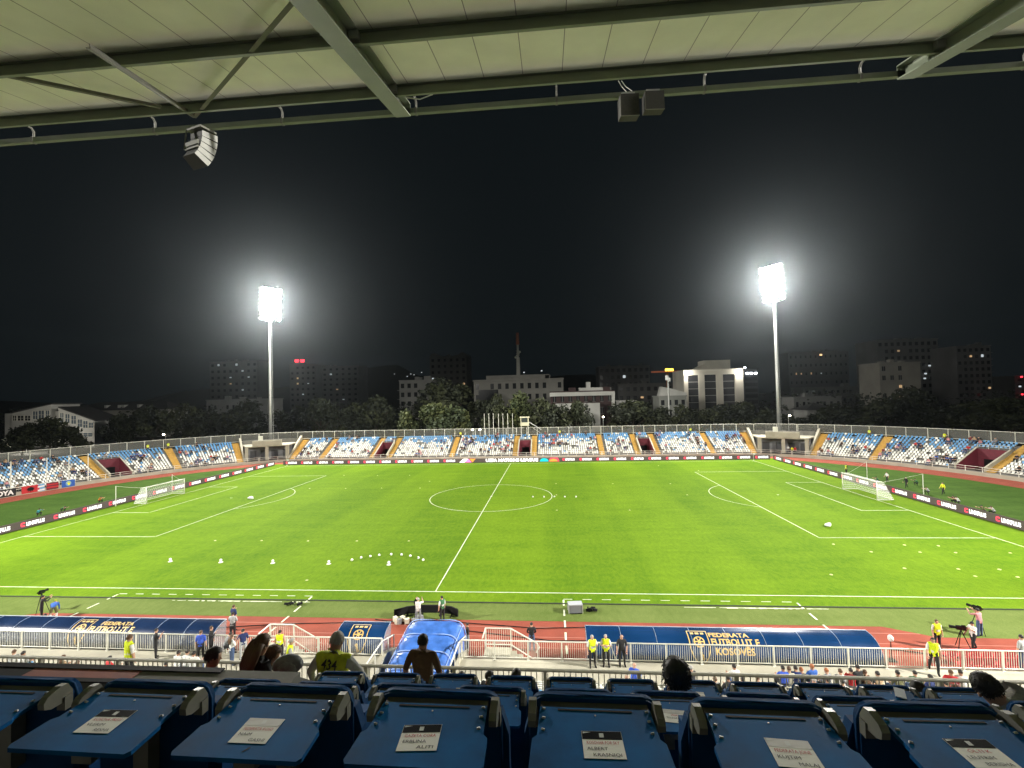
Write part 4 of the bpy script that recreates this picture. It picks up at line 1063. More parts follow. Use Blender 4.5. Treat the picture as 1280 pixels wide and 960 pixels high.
# ------------------------------------------------------------------ people
def V3(*a): return Vector(a)
def skeleton(pose):
    P = {}; E_ = []
    hz = pose.get('hip', .93); ln = pose.get('lean', 0.0); sd = pose.get('side', 0.0)
    u = V3(math.sin(sd), math.sin(ln), math.cos(ln) * math.cos(sd)).normalized(); r = V3(1, 0, 0); r = (r - u * r.dot(u)).normalized()
    fw = u.cross(r) * 1.0; tw = pose.get('twist', 0.0); r2 = (r * math.cos(tw) + fw * math.sin(tw)).normalized()
    p = V3(0, 0, hz); hd = Vector(pose.get('head', tuple(u * .9 + V3(0, .12, 0)))).normalized()
    node = lambda n, c, rad: P.__setitem__(n, (Vector(c), rad))
    k = 1.10; bu = pose.get('build', 1.0)
    node('pelvis', p, .150 * k * bu); node('spine', p + u * .16, .135 * k * bu); node('chest', p + u * .34, .152 * k * bu); node('collar', p + u * .455, .085 * k)
    node('neck', p + u * .475 + hd * .035, .062 * k); node('jaw', p + u * .475 + hd * .090 + V3(0, .014, 0), .068 * k); node('skull', p + u * .475 + hd * .155, .086 * k); node('crown', p + u * .475 + hd * .215, .060 * k)
    for a, b in (('pelvis', 'spine'), ('spine', 'chest'), ('chest', 'collar'), ('collar', 'neck'), ('neck', 'jaw'), ('jaw', 'skull'), ('skull', 'crown')):
        E_.append((a, b, 'head' if b in ('jaw', 'skull', 'crown') else 'neck' if b == 'neck' else 'torso'))
    for s, q in ((-1, 'L'), (1, 'R')):
        up, fo = pose.get('arm' + q, ((s * .22, .02, -1), (s * .05, .18, -1)))
        up, fo = Vector(up).normalized(), Vector(fo).normalized()
        sh = p + u * .43 + r2 * (s * .175 * bu); el = sh + up * .285; wr = el + fo * .245; ha = wr + fo * .085
        node('sh' + q, sh, .072 * k); node('el' + q, el, .048 * k); node('wr' + q, wr, .033 * k); node('ha' + q, ha, .040 * k)
        E_.extend([('chest', 'sh' + q, 'torso'), ('sh' + q, 'el' + q, 'uarm'), ('el' + q, 'wr' + q, 'farm'), ('wr' + q, 'ha' + q, 'hand')])
        th, sn = pose.get('leg' + q, ((s * .06, .0, -1), (s * .02, -.03, -1)))
        th, sn = Vector(th).normalized(), Vector(sn).normalized()
        hp = p + r * (s * .095) - u * .03; kn = hp + th * .42; an = kn + sn * .41; fd = Vector(pose.get('foot' + q, (s * .15, 1, 0))).normalized(); to = an + fd * .15 + V3(0, 0, -.045)
        node('hp' + q, hp, .104 * k * bu); node('kn' + q, kn, .066 * k); node('an' + q, an, .045 * k); node('to' + q, to, .040 * k)
        E_.extend([('pelvis', 'hp' + q, 'hips'), ('hp' + q, 'kn' + q, 'thigh'), ('kn' + q, 'an' + q, 'shin'), ('an' + q, 'to' + q, 'foot')])
    return P, E_, u, hd, r
def skin_geo(pose, sub):
    P, E_, u, hd, r = skeleton(pose)
    names = list(P); idx = {n: i for i, n in enumerate(names)}
    me = bpy.data.meshes.new('sk'); me.from_pydata([P[n][0] for n in names], [(idx[a], idx[b]) for a, b, t in E_], []); me.update()
    o = link(bpy.data.objects.new('sk', me)); md = o.modifiers.new('s', 'SKIN'); md.branch_smoothing = .3
    for i, n in enumerate(names):
        sv = me.skin_vertices[0].data[i]; sv.radius = (P[n][1], P[n][1]); sv.use_root = (n == 'pelvis')
    if sub: sb = o.modifiers.new('b', 'SUBSURF'); sb.levels = sub; sb.render_levels = sub
    dg = bpy.context.evaluated_depsgraph_get(); dg.update(); m2 = bpy.data.meshes.new_from_object(o.evaluated_get(dg))
    vs = [v.co.copy() for v in m2.vertices]; fs = [tuple(f.vertices) for f in m2.polygons]
    bpy.data.objects.remove(o); bpy.data.meshes.remove(me); bpy.data.meshes.remove(m2)
    segs = [(P[a][0], P[b][0], P[a][1], P[b][1], t) for a, b, t in E_]
    def near(c):
        best = None
        for a, b, ra, rb, t in segs:
            d = b - a; f = min(1, max(0, (c - a).dot(d) / max(d.length_squared, 1e-9))); q = a + d * f; v = (c - q).length / (ra + (rb - ra) * f)
            if best is None or v < best[0]: best = (v, t, q)
        return best
    for i, v in enumerate(vs):     # a trunk is wider than deep
        b = near(v)
        if b[1] in ('torso', 'hips'): v.y = b[2].y + (v.y - b[2].y) * .80
    tags = []
    for f in fs:
        c = sum((vs[i] for i in f), Vector()) / len(f); tags.append(near(c)[1])
    return vs, fs, tags, P, u, hd, r
def limb_tubes(P, detail):
    """fingers and thumb of each hand, rooted inside the palm"""
    out = MB()
    for s, q in ((-1, 'L'), (1, 'R')):
        wr, ha = P['wr' + q][0], P['ha' + q][0]; f = (ha - wr).normalized()
        side = f.cross(V3(0, 1, .3)).normalized() if abs(f.y) < .9 else f.cross(V3(0, 0, 1)).normalized()
        nrm = side.cross(f).normalized()
        for i, (o_, L) in enumerate(((-.027, .062), (-.009, .075), (.009, .070), (.027, .052))):
            a = ha + side * o_ + f * .012; b = a + f * (L * .55) + nrm * .006; c = b + (f * .8 + nrm * .6).normalized() * (L * .5)
            out.tube([a, b, c], [.0095, .0088, .0065], 6)
        t0 = wr + f * .035 + side * (-s * .030); out.tube([t0, t0 + (f * .6 - side * s * .75).normalized() * .036, t0 + (f * .9 - side * s * .5).normalized() * .066], [.012, .0105, .008], 6)
    return out
def head_bits(P, hd, face_col=None):
    mb = MB(); c = P['skull'][0]; fw = V3(0, 1, 0); fw = (fw - hd * fw.dot(hd)).normalized(); r = fw.cross(hd)
    R = .082
    n0 = c - hd * .03
    mb.add([n0 + fw * R * .90 + hd * .03, n0 + fw * R * .9 + r * .016 - hd * .018, n0 + fw * R * .9 - r * .016 - hd * .018, n0 + fw * (R + .022) - hd * .012], [(0, 1, 3), (0, 3, 2), (1, 2, 3)], 0)
    for s in (-1, 1):
        mb.ball(c + fw * (R * .86) + r * (s * .032) - hd * .012, .011, 6, 4, 1)
        mb.ball(c + r * (s * .078) - hd * .02, .022, 6, 5, 0, (.5, .8, 1.3))
    mb.add([n0 + fw * R * .93 - hd * .052 + r * a for a in (-.024, .024)] + [n0 + fw * R * .90 - hd * .062 + r * a for a in (.018, -.018)], [(0, 1, 2, 3)], 2)
    return mb
def hair_mesh(P, hd, style, rnd):
    c = P['skull'][0] + hd * .008; fw = V3(0, 1, 0); fw = (fw - hd * fw.dot(hd)).normalized(); r = fw.cross(hd)
    mb = MB(); n, m = 22, 15; V = []; keep = []
    bush = {'bushy': 1.1, 'long': 1.06, 'bun': 1.04}.get(style, 1.0)
    for j in range(m + 1):
        ph = PI * j / m
        for i in range(n):
            th = 2 * PI * i / n; k = 1 + .03 * math.sin(3 * th + 5 * ph) * math.sin(ph) + (.035 * math.sin(7 * th + 2 * ph) * math.sin(ph) if style == 'bushy' else 0) + rnd.uniform(-.012, .012) * math.sin(ph)
            d = r * (math.sin(ph) * math.cos(th) * .084) + fw * (math.sin(ph) * math.sin(th) * .098) + hd * (math.cos(ph) * .100)
            V.append(c - fw * .006 + d * k * bush)
    F = []
    for j in range(m):
        for i in range(n):
            f = (j * n + i, (j + 1) * n + i, (j + 1) * n + (i + 1) % n, j * n + (i + 1) % n)
            q = sum((V[a] for a in f), Vector()) / 4 - c
            y, z = q.dot(fw), q.dot(hd)
            low = -.05 if style in ('short', 'cap') else -.10
            if z < low: continue
            if y > .035 and z < (.045 if style != 'cap' else .02): continue
            if y > -.02 and z < -.03: continue
            F.append(f)
    mb.add(V, F)
    if style == 'long':
        for a in (-.06, -.03, 0, .03, .06):
            mb.tube([c - fw * .05 + r * a + hd * .02, c - fw * .10 + r * a * 1.2 - hd * .10, c - fw * .12 + r * a * 1.25 - hd * .26, c - fw * .10 + r * a * 1.1 - hd * .40], [.05, .055, .05, .02], 7)
    if style == 'bun': mb.ball(c - fw * .10 + hd * .07, .05, 10, 7)
    if style == 'cap': mb.add([c + fw * .09 + r * a + hd * .03 for a in (-.07, .07)] + [c + fw * .17 + r * a + hd * .015 for a in (.055, -.055)], [(0, 1, 2, 3), (3, 2, 1, 0)])
    return mb
_rp = random.Random(42)
def strands(hm, c, hd, style):
    rr = random.Random(5); fs = list(hm.f)
    for k in range(420):
        f = rr.choice(fs[:250] if len(fs) > 250 else fs); p = sum((Vector(hm.v[i]) for i in f), Vector()) / len(f); n = (p - c).normalized()
        t = (n.cross(Vector((rr.gauss(0, 1), rr.gauss(0, 1), rr.gauss(0, 1)))) * .6 - hd * .5 + n * (.12 if style == 'bushy' else .05)).normalized(); L = rr.uniform(.018, .042) * (.9 if style == 'bushy' else .8)
        hm.tube([p - n * .006, p + t * L * .5 + n * .004, p + t * L + n * .002], [.0045, .004, .0015], 3, cap=False)
def person(label, pose, top='black', legs='black', sleeve='short', skin=SKIN, hair=('short', HAIR_D), vest=None, loc=None, rz=0.0, head_at=None, scale=1.0, sub=1, shin=None, group=None, cat='person', extra=None, bits=True):
    vs, fs, tags, P, u, hd, r = skin_geo(pose, sub)
    ms = [skin, cloth(top), cloth(legs), BLACK, mat('eye', (.02, .015, .012), .3), mat('lip', (.35, .13, .11), .6), cloth(shin) if shin else skin]
    mi = {'head': 0, 'neck': 0, 'hand': 0, 'torso': 1, 'uarm': 1 if sleeve != 'none' else 0, 'farm': 1 if sleeve == 'long' else 0, 'hips': 2, 'thigh': 2, 'shin': 2 if shin is None else 6, 'foot': 3}
    mb = MB()
    mb.v = [tuple(v) for v in vs]; mb.f = [list(f) for f in fs]; mb.m = [mi[t] for t in tags]
    if bits:
        ft = limb_tubes(P, 1); mb.add(ft.v, ft.f, 0)
        hb = head_bits(P, hd)
        b = len(mb.v); mb.v += hb.v
        for f, q in zip(hb.f, hb.m): mb.f.append([i + b for i in f]); mb.m.append({0: 0, 1: 4, 2: 5}[q])
    o = mb.build('person', ms, smooth=True)
    tag(o, label, cat, group)
    if hair:
        hm = hair_mesh(P, hd, hair[0], _rp)
        if sub == 2 and hair[0] != 'cap': strands(hm, P['skull'][0], hd, hair[0])
        hm.build('hat' if hair[0] == 'cap' else 'hair', hair[1], o, True)
    if vest:
        keep = [f for f, t in zip(fs, tags) if t == 'torso' or (t == 'hips' and all((vs[i] - P['pelvis'][0]).dot(u) > -.06 for i in f))]
        ids = sorted({i for f in keep for i in f}); mp = {i: k for k, i in enumerate(ids)}
        nn = {i: Vector() for i in ids}
        for f in keep:
            q = (vs[f[1]] - vs[f[0]]).cross(vs[f[2]] - vs[f[0]])
            for i in f: nn[i] += q
        vm = MB(); W_ = [vs[i] + nn[i].normalized() * .014 for i in ids]
        p0 = P['pelvis'][0]; 
        FF = [tuple(mp[i] for i in f) for f in keep]
        MI = []
        for f in FF:
            c = sum((W_[i] for i in f), Vector()) / len(f); h = (c - p0).dot(u)
            MI.append(1 if .10 < h < .135 else 0)
        vm.v = [tuple(v) for v in W_]; vm.f = [list(f) for f in FF]; vm.m = MI
        # lower skirt of the vest over the hips
        ve = vm.build('safety_vest', [cloth(vest), SILVER], o, True)
        if extra == '434':
            t = MB(); ctr = p0 + u * .345
            def on(x, z):
                q = min((v for v in W_ if v.y < p0.y), key=lambda v: (v.x - x) ** 2 + (v.z - z) ** 2); return (x, q.y - .012, z)
            add_text(t, '434', lambda a, b: on(ctr.x + a, ctr.z + b), .10, 0, .02, .22)
            add_text(t, 'SECURITY', lambda a, b: on(ctr.x + a, ctr.z - .045 + b), .03, 0, 0, .19)
            t.build('number', INK_K, ve)
    o.scale = (scale,) * 3
    o.rotation_euler.z = rz
    if head_at is not None:
        cr = Matrix.Rotation(rz, 3, 'Z') @ ((P['crown'][0] + hd * .06) * scale); o.location = Vector(head_at) - cr
    else: o.location = loc
    return o
ST = {}
CLASP = {'armL': ((-.3, .15, -1), (.75, .6, .25)), 'armR': ((.3, .15, -1), (-.75, .6, .25))}
FILM = {'armL': ((-.4, .8, -.35), (.35, .6, .6)), 'armR': ((.4, .8, -.35), (-.35, .6, .6)), 'lean': .08}
WALK = {'legL': ((-.05, .42, -1), (0, .02, -1)), 'legR': ((.05, -.30, -1), (0, -.55, -1)), 'armL': ((-.25, -.3, -1), (0, .2, -1)), 'armR': ((.25, .35, -1), (0, .55, -.8))}
SIT = {'hip': .53, 'legL': ((-.16, 1, .04), (0, .05, -1)), 'legR': ((.16, 1, .04), (0, .05, -1)), 'armL': ((-.25, .35, -.9), (.3, 1, -.05)), 'armR': ((.25, .35, -.9), (-.3, 1, -.05)), 'lean': .06}
SITF = dict(SIT, lean=.45)
CROUCH = {'hip': .42, 'lean': .5, 'legL': ((-.3, .9, .15), (0, -.55, -.85)), 'legR': ((.3, .9, .15), (0, -.55, -.85)), 'armL': ((-.3, .9, -.2), (.3, .8, .3)), 'armR': ((.3, .9, -.2), (-.3, .8, .3))}
BEND = {'lean': 1.15, 'hip': .86, 'head': (0, 1, -.05), 'armL': ((-.1, .4, -1), (0, .2, -1)), 'armR': ((.1, .3, -1), (0, .3, -1)), 'legL': ((-.12, -.1, -1), (0, -.1, -1)), 'legR': ((.12, .3, -1), (0, -.25, -1))}
TALK = {'armL': ((-.3, .1, -1), (.2, .75, .5)), 'armR': ((.25, 0, -1), (.05, .1, -1))}
PHONE = {'armL': ((-.25, .05, -1), (-.05, .1, -1)), 'armR': ((.3, .5, -.8), (-.15, .5, .85))}

# in the press tier, seen from behind
person('steward in shade wearing a dull yellow bib numbered 434 on the back', {'armL': ((-.62, .1, -.8), (-.1, .4, -.8)), 'armR': ((.62, .12, -.75), (.25, .5, -.75)), 'build': 1.1, 'lean': .16, 'head': (0, .42, .9)}, 'lightgrey', 'black', 'long', SKIN2, ('short', HAIR_G), 'shadevest', rz=-.12, head_at=at(424, 787, Y=-63.6), sub=2, extra='434', scale=1.0)
person('man in brown shirt standing with his back to us before the blue tunnel', {'armL': ((-.42, -.05, -.95), (-.12, .28, -.95)), 'armR': ((.34, 0, -.95), (.10, .2, -1)), 'legL': ((-.16, 0, -1), (-.04, 0, -1)), 'legR': ((.16, 0, -1), (.04, 0, -1)), 'build': 1.06}, 'brown', 'black', 'short', SKIN2, ('short', HAIR_D), rz=-.1, head_at=at(529, 791, Y=-61.9), sub=2)
person('woman with long dark hair and black top standing behind the parapet', {'lean': .1, 'side': .12}, 'black', 'black', 'long', SKIN, ('long', HAIR_B), rz=-.5, head_at=at(331, 791, Y=-64.05), sub=2)
person('brown haired person in brown top leaning beside the long haired woman', {'lean': .35, 'side': -.1}, 'brown', 'denim', 'long', SKIN2, ('bushy', HAIR_B), rz=-.9, head_at=at(347, 805, Y=-63.8), sub=2)
person('dark haired man in black jacket turned to the right behind the parapet', {'lean': .12}, 'black', 'black', 'long', SKIN2, ('short', HAIR_D), rz=-1.0, head_at=at(271, 807, Y=-64.0), sub=2)
person('person with thick dark hair seated low in the second press row, seen from behind', dict(SIT, lean=.35, head=(0, .1, 1)), 'olive', 'black', 'short', SKIN2, ('bushy', HAIR_D), head_at=at(844, 820, Y=-66.05), sub=2, scale=1.04)
person('dark haired person in patterned top leaning in sideways from the right edge', dict(SIT, side=-.8, lean=.25, head=(-.5, .2, .8), armL=((-.15, .1, -1), (.1, .3, -1))), 'patterned', 'black', 'long', SKIN2, ('short', HAIR_D), rz=.1, head_at=at(1218, 839, Y=-65.45), sub=2, scale=1.02)
person('first small dark haired head above the third press row, below the cream wall', SIT, 'black', 'black', 'long', SKIN2, ('short', HAIR_D), head_at=at(577, 838, Y=-60.4))
person('dark haired person in black seated at the press tier rail, turned sideways', SIT, 'black', 'denim', 'long', SKIN2, ('short', HAIR_D), rz=-.8, head_at=at(613, 837, Y=-60.3))
person('dark haired person in patterned black leaning across at the press tier rail', dict(SIT, side=.35), 'patterned', 'black', 'long', SKIN2, ('bushy', HAIR_D), rz=-.5, head_at=at(648, 836, Y=-60.3))
person('person bent over a phone behind the third press row, dark hair and dark top', SITF, 'black', 'black', 'long', SKIN2, ('bushy', HAIR_D), rz=.5, head_at=at(1141, 850, Y=-62.0))
tag(MB().ball((0, 0, .14), .15, 12, 8, 0, (1.15, .6, .8)).ball((0, -.07, .11), .11, 10, 6, 0, (1, .5, .9)).build('backpack', cloth('grey'), smooth=True, loc=at(360, 846, Y=-64.3), rz=.3), 'grey backpack resting on the parapet below the brown haired person', 'backpack')

# on the walkway
def wk(px, py, label, pose, rz, **k): P = at(px, py, Z=WZ); return person(label, pose, loc=(P.x, P.y, WZ), rz=rz, **k)
def tk(px, py, label, pose, rz, **k): P = at(px, py, Z=0); return person(label, pose, loc=(P.x, P.y, 0), rz=rz, **k)
wk(741, 834, 'steward in yellow vest with hand at his chin, before the blue dugout', TALK, PI + .2, top='white', vest='vest', hair=('short', HAIR_G), skin=SKIN)
wk(758, 833, 'steward in yellow vest with clasped hands, between the chin-holding steward and bald man', CLASP, PI - .1, top='white', vest='vest', hair=('short', HAIR_G))
wk(778, 833, 'bald man in black T-shirt and black shorts leaning on a white stick', {'armL': ((-.25, .2, -1), (.1, .3, -1)), 'armR': ((.35, .2, -1), (.15, .3, -1))}, PI + .1, top='black', shin=None, legs='black', hair=None)
P = at(764, 828, Z=WZ); tag(MB().tube([(-.05, 0, .02), (.30, .0, 1.0), (.34, 0, 1.05)], .025, 6).build('walking_stick', WHITE, loc=(P.x + .25, P.y + .12, WZ), rz=PI), 'thin white stick leaning between the middle steward and the bald man', 'stick')
person('steward in bright yellow vest seen from behind, by the dugout with white glare', {'armL': ((-.3, .1, -1), (-.1, .4, -1))}, rz=-.4, head_at=at(163, 792, Y=-54.4), top='white', legs='black', vest='vest', hair=('short', HAIR_B), sub=2)
wk(195, 823, 'man in black T-shirt leaning on the rail right of the vested steward', PHONE, -.9, top='black', hair=('short', HAIR_D))
wk(251, 826, 'man in royal blue T-shirt at the end of the long dugout', ST, .3, top='royal', legs='black', hair=('short', HAIR_B))
wk(264, 820, 'tall man in black jacket beside the royal blue T-shirt', PHONE, -1.2, top='black', sleeve='long', hair=('short', HAIR_B))
wk(290, 832, 'woman in white T-shirt and denim shorts on the walkway', {'armR': ((.3, .3, -.9), (-.4, .5, .6))}, -.6, top='white', legs='denim', shin=None, hair=('long', HAIR_B))
wk(304, 824, 'young man in navy T-shirt beside the woman in white', TALK, .8, top='navy', legs='lightgrey', hair=('short', HAIR_D))
wk(281, 826, 'dark dressed person bending between the black jacket and the woman in white', dict(SITF, hip=.8), -.8, top='grey', legs='black', sleeve='long', hair=('short', HAIR_D))
wk(350, 826, 'steward in bright yellow vest facing the pitch at the left steps', ST, .2, top='black', vest='vest', legs='black', hair=('short', HAIR_D), sleeve='none')
person('grey haired steward in bright yellow vest seen from the side below the left steps', {'armR': ((.3, .2, -.9), (.3, .6, -.5)), 'lean': .15}, rz=-1.1, head_at=at(366, 797, Y=-53.0), top='lightgrey', legs='black', vest='vest', hair=('short', HAIR_G))
wk(1168, 842, 'steward in yellow vest striding on the walkway in front of the red chairs', WALK, PI * .85, top='white', vest='vest', hair=('short', HAIR_D), scale=1.06)
tk(1172, 811, 'steward in yellow vest standing on the track behind the striding steward', ST, PI, top='white', vest='vest', hair=('short', HAIR_B), skin=SKIN)
wk(1279, 838, 'person in pale shirt cut by the right edge of the walkway', ST, .3, top='lightgrey', legs='navy', hair=('short', HAIR_D), scale=1.05)
# on the track and apron
tk(665, 814, 'man in dark jacket standing on the track with his back to us', {'armL': ((-.3, .2, -1), (.4, .5, -.4)), 'armR': ((.3, .2, -1), (-.4, .5, -.4))}, .1, top='black', legs='denim', sleeve='long', skin=SKIN, hair=('short', HAIR_D))
tk(585, 814, 'man in dark T-shirt with a lanyard beside the inflatable tunnel', CLASP, PI * .6, top='black', legs='grey', hair=('short', HAIR_D))
tk(291, 798, 'person in grey hooded jacket standing on the track near the dugout end', CLASP, .1, top='lightgrey', legs='black', sleeve='long', hair=('short', HAIR_D))
tk(292, 788, 'person in dark vest standing just beyond the grey hooded jacket', TALK, -.3, top='navy', legs='black', hair=('short', HAIR_B))
tk(52, 774, 'cameraman in black standing on the turf edge behind his camera', FILM, -.6, top='black', legs='black', sleeve='long', hair=('short', HAIR_D))
tk(67, 775, 'person in blue with a yellow cap bending over beside the cameraman', BEND, .7, top='blue', legs='olive', shin='white', sleeve='long', hair=('cap', cloth('yellow')))
tk(49, 790, 'person in dark grey crouching on the track in front of the cameraman', CROUCH, -.2, top='grey', legs='black', sleeve='long', hair=('short', HAIR_D))
tk(553, 776, 'person in white T-shirt and green bib standing by the curved black board', ST, .9, top='white', legs='black', vest='green', hair=('short', HAIR_D))
tk(523, 779, 'camera operator in a white T-shirt at the curved black board', FILM, .1, top='white', legs='grey', hair=('short', HAIR_G))
tk(1217, 814, 'photographer in white T-shirt and dark cap walking on the track', dict(WALK, armL=((-.5, .8, -.3), (.2, .6, .3))), PI * .55, top='white', legs='black', hair=('cap', cloth('black')), skin=SKIN)
tk(1225, 796, 'bare armed camera operator with a tripod on the apron turf', FILM, .3, top='pink', legs='denim', hair=('short', HAIR_D))
for px, py, lab, pose, kw in ((1058, 592, 'steward in yellow vest standing behind the goal net, farthest along the boards', ST, dict(top='black', vest='vest')),
    (1098, 604, 'person in green bib crouching behind the right goal', CROUCH, dict(top='green')), (1109, 603, 'person in white and black walking behind the right goal', WALK, dict(top='white')),
    (1133, 610, 'person in black walking past the net pole behind the right goal', WALK, dict(top='black', sleeve='long')), (1147, 607, 'person in grey green standing behind the net pole', CROUCH, dict(top='green', sleeve='long')),
    (1161, 618, 'person in pale grey crouched just right of the net pole', CROUCH, dict(top='lightgrey')), (1179, 618, 'steward in yellow jacket walking behind the right goal boards', WALK, dict(top='yellow', sleeve='long', legs='black')),
    (1199, 631, 'photographer in white crouched behind the right boards', CROUCH, dict(top='white')), (1195, 630, 'photographer in black crouched beside the one in white', CROUCH, dict(top='black')),
    (1231, 643, 'photographer in olive crouched nearest the right frame edge', CROUCH, dict(top='olive', sleeve='long')), (1243, 644, 'photographer in pale grey bib crouched with a long lens', CROUCH, dict(top='lightgrey')),
    (47, 645, 'photographer in teal crouched behind the left boards', CROUCH, dict(top='teal', sleeve='long')), (77, 640, 'photographer in green lying low behind the left boards', dict(CROUCH, lean=1.0), dict(top='green')),
    (124, 629, 'photographer in orange crouched behind the left boards near the goal', CROUCH, dict(top='orange'))):
    x = at(px, py, Z=0); person(lab, pose, loc=(x.x, x.y, 0), rz=(PI / 2 if px > 600 else -PI / 2), hair=('short', HAIR_D), **kw)
for s_, lab, top in ((CORN[1][0] + (CORN[1][1] - CORN[1][0]) * .68, 'person in yellow jacket in the right opening of the corner block', 'yellow'), (CORN[1][0] + (CORN[1][1] - CORN[1][0]) * .74, 'person in red top in the right opening of the corner block', 'red'), (CORN[1][0] + (CORN[1][1] - CORN[1][0]) * .58, 'person in white top inside the right opening of the corner block', 'white')):
    p = bowl(s_, 1.0 + (1.5 if top == 'white' else 0)); person(lab, ST, loc=(p.x, p.y, ZF), rz=PI + bowl_dir(s_), top=top, hair=('short', HAIR_D))
for px, lab, top in ((163, 'steward in yellow vest at the top fence near the gabled house', 0), (700, 'steward in yellow vest at the top fence right of the scoring booth', 0), (875, 'steward in yellow vest at the top fence below the white office', 0), (1150, 'steward in yellow vest at the top fence above the right curve', 0), (580, 'steward in yellow vest at the top fence left of the flagpoles', 0), (1040, 'steward in yellow vest at the top fence right of the mast', 0), (91, 'steward in yellow jacket at the top fence above the left tunnel', 0)):
    py = 545
    s_ = s_px(px, 541 if 250 < px < 1000 else 548, 5.4, 9.4); p = bowl(s_, 9.5)
    person(lab, ST, loc=(p.x, p.y, rowz(ROWS - 1)), rz=PI + bowl_dir(s_), top='yellow', legs='black', vest='vest', hair=('short', HAIR_D))

# seated in the lower tier, backs to us
def low(px, py, label, row, rz=0.0, **k):
    P = at(px, py, Y=LY - row * LT - .12); kw = dict(top='white', legs='denim', hair=('short', HAIR_D)); kw.update(k)
    return person(label, SITF if k.pop('fwd', False) else SIT, head_at=P, rz=rz, **{a: b for a, b in kw.items() if a != 'fwd'})
rs = random.Random(9)
LOWP = [(978, 831, 'dark haired spectator in blue at the left end of the busy group below the dugout', 'royal'), (986, 832, 'brown haired spectator in cream at the left of the busy group below the dugout', 'cream'), (994, 831, 'dark haired spectator in navy near the left of the busy group below the dugout', 'navy'), (1001, 833, 'dark haired spectator in black in the busy group, left of the ginger head', 'black'),
    (1014, 829, 'ginger haired spectator in bright blue in the busy group below the dugout', 'blue'), (1032, 834, 'dark haired spectator in grey just right of the ginger head', 'grey'), (1050, 835, 'brown haired spectator in white left of the red shirt', 'white'), (1063, 834, 'dark haired spectator in red shirt in the busy group', 'red'), (1071, 830, 'tall dark haired spectator in black right of the red shirt', 'black'), (1080, 836, 'brown haired spectator in brown right of the tall one in black', 'brown'),
    (1096, 838, 'spectator in tan sitting below the end of the blue dugout', 'tan'), (1121, 837, 'spectator in olive sitting alone below the white microphone', 'olive'), (1143, 837, 'dark haired spectator in green between the microphone and the steward', 'green'), (1162, 842, 'spectator in navy sitting under the striding steward', 'navy'), (1188, 836, 'brown haired spectator in red below the red chairs', 'red'), (1200, 836, 'dark haired spectator in white below the red chairs', 'white'),
    (946, 843, 'brown haired spectator in cream left of the busy group, one row back', 'cream'), (1017, 845, 'grey haired spectator in pink behind the ginger head', 'pink'), (1034, 846, 'spectator in tan behind the busy group', 'tan'), (1053, 848, 'spectator in white hooded top behind the red shirt', 'white'), (1090, 847, 'spectator with black cap and pale top behind the busy group', 'sky'), (1166, 850, 'spectator in white behind the steward in the lower tier', 'white'), (1182, 850, 'spectator in tan behind the one in red', 'tan'), (1244, 850, 'spectator in maroon at the right of the leaning head', 'maroon'), (1262, 851, 'spectator in black near the right frame edge of the lower tier', 'black'),
    (793, 827, 'bald man in blue shirt sitting alone on the front row below the three stewards', 'royal'), (783, 842, 'child in brown beside the bald man in blue', 'brown'), (850, 830, 'pale haired spectator in olive just right of the big dark head', 'olive'), (863, 831, 'brown haired spectator in black right of the pale haired one', 'black'), (917, 829, 'dark haired spectator in white T-shirt in front of the crest', 'white'), (893, 845, 'brown haired spectator in grey below the crest', 'grey'), (909, 843, 'dark haired spectator in black left of the white T-shirt', 'black'), (928, 845, 'dark haired spectator in navy right of the white T-shirt', 'navy'),
    (18, 811, 'brown haired spectator in white at the far left of the lower tier', 'white'), (30, 813, 'dark haired spectator in white beside the far left one', 'white'), (41, 819, 'spectator in pale blue third from the left of the lower tier', 'sky'), (80, 818, 'long haired spectator in tan looking right, lower tier', 'tan'), (97, 825, 'dark haired spectator in black right of the long haired one', 'black'), (138, 819, 'spectator in red top behind the barred gate', 'red'),
    (224, 812, 'dark haired spectator in white, first of three heads by the royal blue T-shirt', 'white'), (235, 811, 'dark haired spectator in white, middle of three heads by the royal blue T-shirt', 'white'), (243, 813, 'dark haired spectator in white, last of three heads by the royal blue T-shirt', 'white'), (208, 826, 'spectator in sky blue bent low by the left rail', 'sky')]
for px, py, lab, top in LOWP:
    row = 1 if py < 840 else 3
    hr = ('short', HAIR_D)
    if 'brown haired' in lab: hr = ('short', HAIR_B)
    if 'ginger' in lab: hr = ('short', HAIR_R)
    if 'grey haired' in lab or 'pale haired' in lab: hr = ('short', HAIR_G)
    if 'bald' in lab: hr = None
    if 'long haired' in lab: hr = ('long', HAIR_B)
    if 'cap' in lab: hr = ('cap', cloth('black'))
    if px < 330: row = 2
    low(px, py, lab, row, rs.uniform(-.5, .5), top=top, hair=hr, legs=rs.choice(['denim', 'black', 'grey']), skin=rs.choice([SKIN, SKIN2]))

# far spectators: a few seated bodies, shared meshes
rf = random.Random(21)
far_tops = ['black', 'black', 'navy', 'maroon', 'red', 'grey', 'white', 'brown', 'pink', 'denim', 'blue', 'black', 'tan']
protos = {}
for t in sorted(set(far_tops)):
    vs, fs, tags, P, u, hd, r = skin_geo(dict(SIT, lean=rf.choice([0, .2, .35])), 0)
    ms = [SKIN, cloth(t), cloth(rf.choice(['denim', 'black', 'grey'])), BLACK, HAIR_D]
    mi = {'head': 0, 'neck': 0, 'hand': 0, 'torso': 1, 'uarm': 1, 'farm': 0, 'hips': 2, 'thigh': 2, 'shin': 2, 'foot': 3}
    mb = MB(); mb.v = [tuple(v) for v in vs]; mb.f = [list(f) for f in fs]
    for f, tg in zip(fs, tags):
        c = sum((vs[i] for i in f), Vector()) / len(f) - P['skull'][0]
        mb.m.append(4 if tg == 'head' and (c.z > .04 or c.y < -.03) else mi[tg])
    protos[t] = [mb, ms, None]
